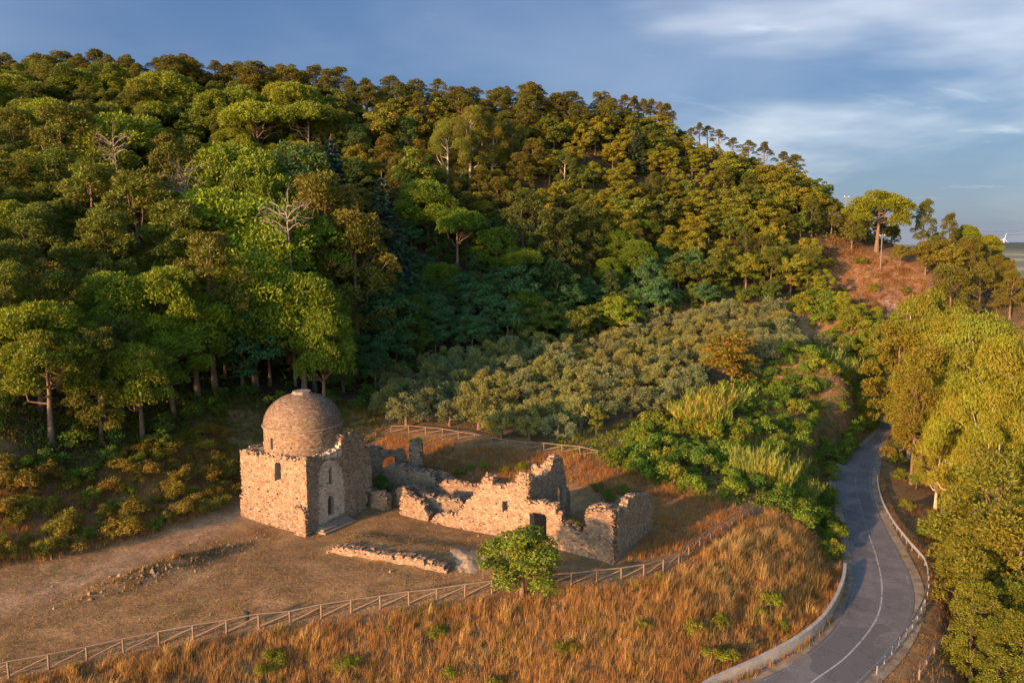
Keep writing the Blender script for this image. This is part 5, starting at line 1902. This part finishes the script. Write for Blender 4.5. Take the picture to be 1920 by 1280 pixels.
P = P[(lumps(P * .35 + 11) > .32)][:900]
grass('green_turf', P, rg.uniform(.08, .2, len(P)), .02, rg.uniform(.4, .9, len(P)), 'patches of short green turf in the clearing', 10, .16, 74, (.42, .75, .35), 2)
yard = [tuple(wpt(*p)[:2]) for p in [(700, 905, .8), (700, 830, 2), (730, 816, 2.2), (950, 842, 1.6), (1110, 853, 1.8), (1240, 900, 1), (1340, 935, .5), (1420, 965, .2), (1300, 1035, -.2), (1170, 1055, 0), (1230, 985, .3), (1180, 930, .6), (1050, 905, .8), (860, 915, .5)]]
P = pick(12000, yard)[:4200]
grass('dry_scrub', P, rg.uniform(.35, .85, len(P)), .022, rg.uniform(.3, .8, len(P)), 'dry russet scrub and grass behind the ruins', 11, .18, 75, (.95, .78, .66), 2)
P = pick(9000, LEFTB)[:3200]
grass('slope_grass', P, rg.uniform(.35, .8, len(P)), .022, rg.uniform(.3, .8, len(P)), 'brown grass between the bushes on the left slope', 10, .2, 76, (1.1, .92, .75), 2)
P = pick(5000, [tuple(p) for p in OLIVEPOLY])[:2400]
grass('orchard_grass', P, rg.uniform(.2, .5, len(P)), .028, rg.uniform(.3, .8, len(P)), 'thin dry grass under the olive trees', 8, .3, 77, (.55, .56, .45), 2)
redp = [tuple(wpt(*p)[:2]) for p in [(1530, 470, 205), (1560, 440, 214), (1640, 470, 205), (1740, 520, 196), (1720, 590, 178), (1620, 600, 178), (1560, 540, 190)]] if False else [tuple(wpt(px, py, t=t)[:2]) for px, py, t in [(1530, 470, 205), (1560, 440, 214), (1640, 470, 205), (1740, 520, 196), (1720, 590, 178), (1620, 600, 178), (1560, 540, 190)]]
P = pick(4000, redp)[:1500]
grass('red_scrub', P, rg.uniform(.5, 1.1, len(P)), .05, rg.uniform(.3, .8, len(P)), 'russet dry scrub on the clearing of the right hill', 10, .3, 78, (.62, .52, .42), 2)
rside = [tuple(p) for p in offset(RC, 2.0)[2:60:4]] + [tuple(p) for p in offset(RC, 9.0)[2:60:4][::-1]]
P = pick(6000, rside)[:1800]
grass('verge_grass', P, rg.uniform(.2, .5, len(P)), .02, rg.uniform(.3, .8, len(P)), 'short dry grass on the verge behind the crash barrier', 9, .2, 79, (.7, .68, .55), 2)
ew = np.vstack([offset(paired(0), -rg.uniform(.05, .9, (NR, 1))), offset(paired(0), -rg.uniform(.2, .9, (NR, 1))), offset(paired(1), rg.uniform(.05, .9, (NR, 1))), offset(paired(1), rg.uniform(.3, 1.0, (NR, 1))), offset(paired(1), rg.uniform(.6, 1.1, (NR, 1)))])
ew = ew + rg.normal(0, .25, ew.shape)
ew = ew[~in_poly(ew, ROADPOLY) & (rg.random(len(ew)) < .8)]
grass('roadside_weeds', ew, rg.uniform(.12, .38, len(ew)), .022, rg.uniform(.4, .9, len(ew)), 'short dry weeds creeping over both edges of the road', 18, .16, 88, (.7, .72, .5), 2)
print('grass done')

# ------------------------------------------------------------------ utility poles, cables, wind turbine
def utility_pole(px, top, base, t, label):
    a = wpt(px, base, t=t)
    zt = CAMH + ray(px, top)[2] * a[1] / ray(px, top)[1]
    z = hz(a[0], a[1])
    L = zt - z
    o = thing('utility_pole', (a[0], a[1], z), label, 'utility pole')
    V, Fq = tube([(0, 0, -.8), (0, 0, L * .5), (0, 0, L)], [.16, .13, .10], 10)
    link('pole', mesh('pole', V, Fq, M_DEADW, smooth_=True), o)
    link('crossarm', mesh('crossarm', box8(-.7, .7, -.06, .06, L - .55, L - .42), BOXF, M_STEEL), o)
    for s in (-.6, .6):
        V, Fq = tube([(s, 0, L - .43), (s, 0, L - .36), (s, 0, L - .22)], [.05, .09, .04], 8)
        link('insulator', mesh('insulator', V, Fq, M_WHITE), o)
    return np.array([a[0], a[1], zt])


p1 = utility_pole(1585, 366, 412, 215, 'slender weathered utility pole on the right hill, left of the big umbrella pine')
p2 = utility_pole(1652, 438, 480, 199, 'weathered utility pole standing in the russet clearing below the big umbrella pine')
p3 = utility_pole(1798, 430, 470, 214, 'utility pole behind the pines at the right end of the ridge')
p4 = wpt(2090, 402, t=185)
for dz, lb in ((0, 'upper thin overhead power cable at the right edge of the sky'), (-.9, 'lower thin overhead power cable at the right edge of the sky')):
    t = np.linspace(0, 1, 17)
    P = p3 + np.outer(t, p4 - p3)
    P[:, 2] += -.25 + dz - 1.6 * 4 * t * (1 - t)
    V, Fq = tube(P - P[0], .035, 5)
    tag(link('power_cable', mesh('power_cable', V, Fq, M_CABLE), None, tuple(P[0])), lb, 'cable')

tb = wpt(1882, 457, t=5200)
zt = hz(tb[0], tb[1])
wt = thing('wind_turbine', (tb[0], tb[1], zt), 'tiny white wind turbine on the far hill at the right edge', 'wind turbine')
hub = tb[2] - zt + 32
V, Fq = tube([(0, 0, -2), (0, 0, hub)], [2.0, 1.2], 12)
link('tower', mesh('tower', V, Fq, M_WHITE), wt)
link('nacelle', mesh('nacelle', box8(-2, 2, -5, 4, hub - 2, hub + 2), BOXF, M_WHITE), wt)
for k in range(3):
    an = math.radians(75 + 120 * k)
    V, Fq = tube([(0, -5.5, hub), (11 * math.cos(an), -5.5, hub + 11 * math.sin(an)), (38 * math.cos(an), -5.5, hub + 38 * math.sin(an))], [.8, 1.1, .3], 6)
    link('blade', mesh('blade', V, Fq, M_WHITE), wt)

# ------------------------------------------------------------------ labels of the plants
ONES = ['', 'first', 'second', 'third', 'fourth', 'fifth', 'sixth', 'seventh', 'eighth', 'ninth', 'tenth', 'eleventh', 'twelfth', 'thirteenth', 'fourteenth', 'fifteenth', 'sixteenth', 'seventeenth', 'eighteenth', 'nineteenth']
TENS = ['', '', 'twent', 'thirt', 'fort', 'fift', 'sixt', 'sevent', 'eight', 'ninet']


def ordinal(n):
    if n < 20:
        return ONES[n]
    if n >= 100:
        return 'hundred and ' + (ordinal(n - 100) if n > 100 else 'zeroth')
    return TENS[n // 10] + ('ieth' if n % 10 == 0 else 'y-' + ONES[n % 10])


LOOK = {'stone_pine': 'green umbrella pine', 'maritime_tall': 'pine with bare stem', 'maritime_full': 'tiered pine', 'maritime_dense': 'dense dark pine', 'broadleaf': 'leafy round tree',
        'olive': 'grey-green olive tree', 'eucalyptus': 'drooping eucalyptus', 'fir': 'conical cedar', 'shrub': 'green shrub', 'bush': 'dry brownish bush', 'cane': 'arching cane clump',
        'dead': 'bare dead tree', 'oak': 'small round oak', 'holm_oak': 'dense upright evergreen oak'}
CATS = {'shrub': 'shrub', 'bush': 'shrub', 'cane': 'reed clump'}


def where(p):
    px, py, z = p['px'], p['py'], p['zone']
    if z == 'sky':
        return 'on the skyline ridge left of the gap'
    if z == 'clump':
        return 'in the tall skyline clump before the gap'
    if z == 'clump2':
        return 'in the skyline row right of the gap'
    if z == 'olive':
        b = proj(p['x'], p['y'], hz(p['x'], p['y']))[1]
        row = int((b - 590) // 20)
        return 'in the grove, %s tier down from the wood' % ordinal(max(1, row + 1))
    if z == 'cane':
        return 'on the bank above the road'
    if z == 'bank':
        row = 'upper' if py < 790 else ('middle' if py < 870 else 'lower')
        return 'on the %s bank left of the road' % row
    if z == 'left':
        row = 'top' if py < 900 else ('middle' if py < 965 else 'foot')
        return 'at the %s of the left slope' % row
    if z == 'foot':
        return 'between the olive grove and the russet clearing'
    if z == 'edge':
        return 'along the foot of the wood'
    if z == 'odd':
        if p['y'] > 150:
            return 'on the russet clearing of the right hill'
        if px > 1600:
            return 'behind the crash barrier'
        return 'among the ruins' if py < 1010 else 'in the dry grass below the fence'
    if px > 1560 and p['d'] < 160:
        return 'right of the road'
    if px > 1560:
        return 'on the right hill'
    band = 'high' if py < 260 else ('midway' if py < 430 else 'low')
    if px < 650:
        return '%s on the left wooded slope' % band
    if px < 1080:
        return '%s on the middle wooded slope' % band
    return '%s on the wooded slope above the olives' % band


def drop_hidden():
    """leave out plants that stand wholly behind nearer ones"""
    G = 6
    W_, H_ = 1920 // G + 120, 1280 // G + 120
    yy, xx = np.mgrid[0:H_, 0:W_]
    cov = np.zeros((H_, W_), bool)
    keep = []
    for p in sorted(PLANTS, key=lambda p: p['d']):
        tree = p['kind'] not in ('shrub', 'bush', 'cane', 'olive')
        zb = p['o'].location[2]
        lo = {'maritime_tall': .55, 'maritime_full': .28, 'stone_pine': .3}.get(p['kind'], .08)
        zt, z0_ = zb + p['h'], zb + p['h'] * lo
        cx, cy, d = proj(p['x'], p['y'], (zt + z0_) / 2)
        ry = F * (zt - z0_) / 2 / d / G
        rx = F * max(p['R'], p['h'] * .24) / d / G
        cx, cy = cx / G + 60, cy / G + 60
        m = ((xx - cx) / max(rx, .7)) ** 2 + ((yy - cy) / max(ry, .7)) ** 2
        a = m < 1.0
        n = a.sum()
        vis = (a & ~cov).sum() / max(n, 1)
        if n and vis < (.10 if p['kind'].startswith('maritime') else .03) and p['label'] is None and p['kind'] not in ('holm_oak', 'oak', 'fir', 'dead'):
            for ch in list(p['o'].children):
                bpy.data.objects.remove(ch)
            bpy.data.objects.remove(p['o'])
            continue
        keep.append(p)
        if tree:
            cov |= m < .40
        else:
            cov |= m < .3
    return keep


n_before = len(PLANTS)
PLANTS = drop_hidden()
print('kept', len(PLANTS), 'of', n_before)
groups = {}
for p in PLANTS:
    groups.setdefault((p['kind'], where(p)), []).append(p)
for (k, w), ps in groups.items():
    ps.sort(key=lambda p: p['px'])
    for i, p in enumerate(ps):
        lb = p['label'] or (LOOK[k] + ' ' + w + (', %s from the left' % ordinal(i + 1) if len(ps) > 1 else ''))
        tag(p['o'], lb, CATS.get(k, 'tree'), '%s %s' % (LOOK[k], w))
for p in PLANTS:
    if p['kind'] == 'oak':
        p['o']['label'] = 'small round green tree standing alone at the long timber fence'
    if p['kind'] == 'holm_oak':
        p['o']['label'] = 'tall rust-coloured evergreen oak between olive grove and cane' if p['px'] > 1250 else 'upright dark evergreen oak at the right end of the rear fence'
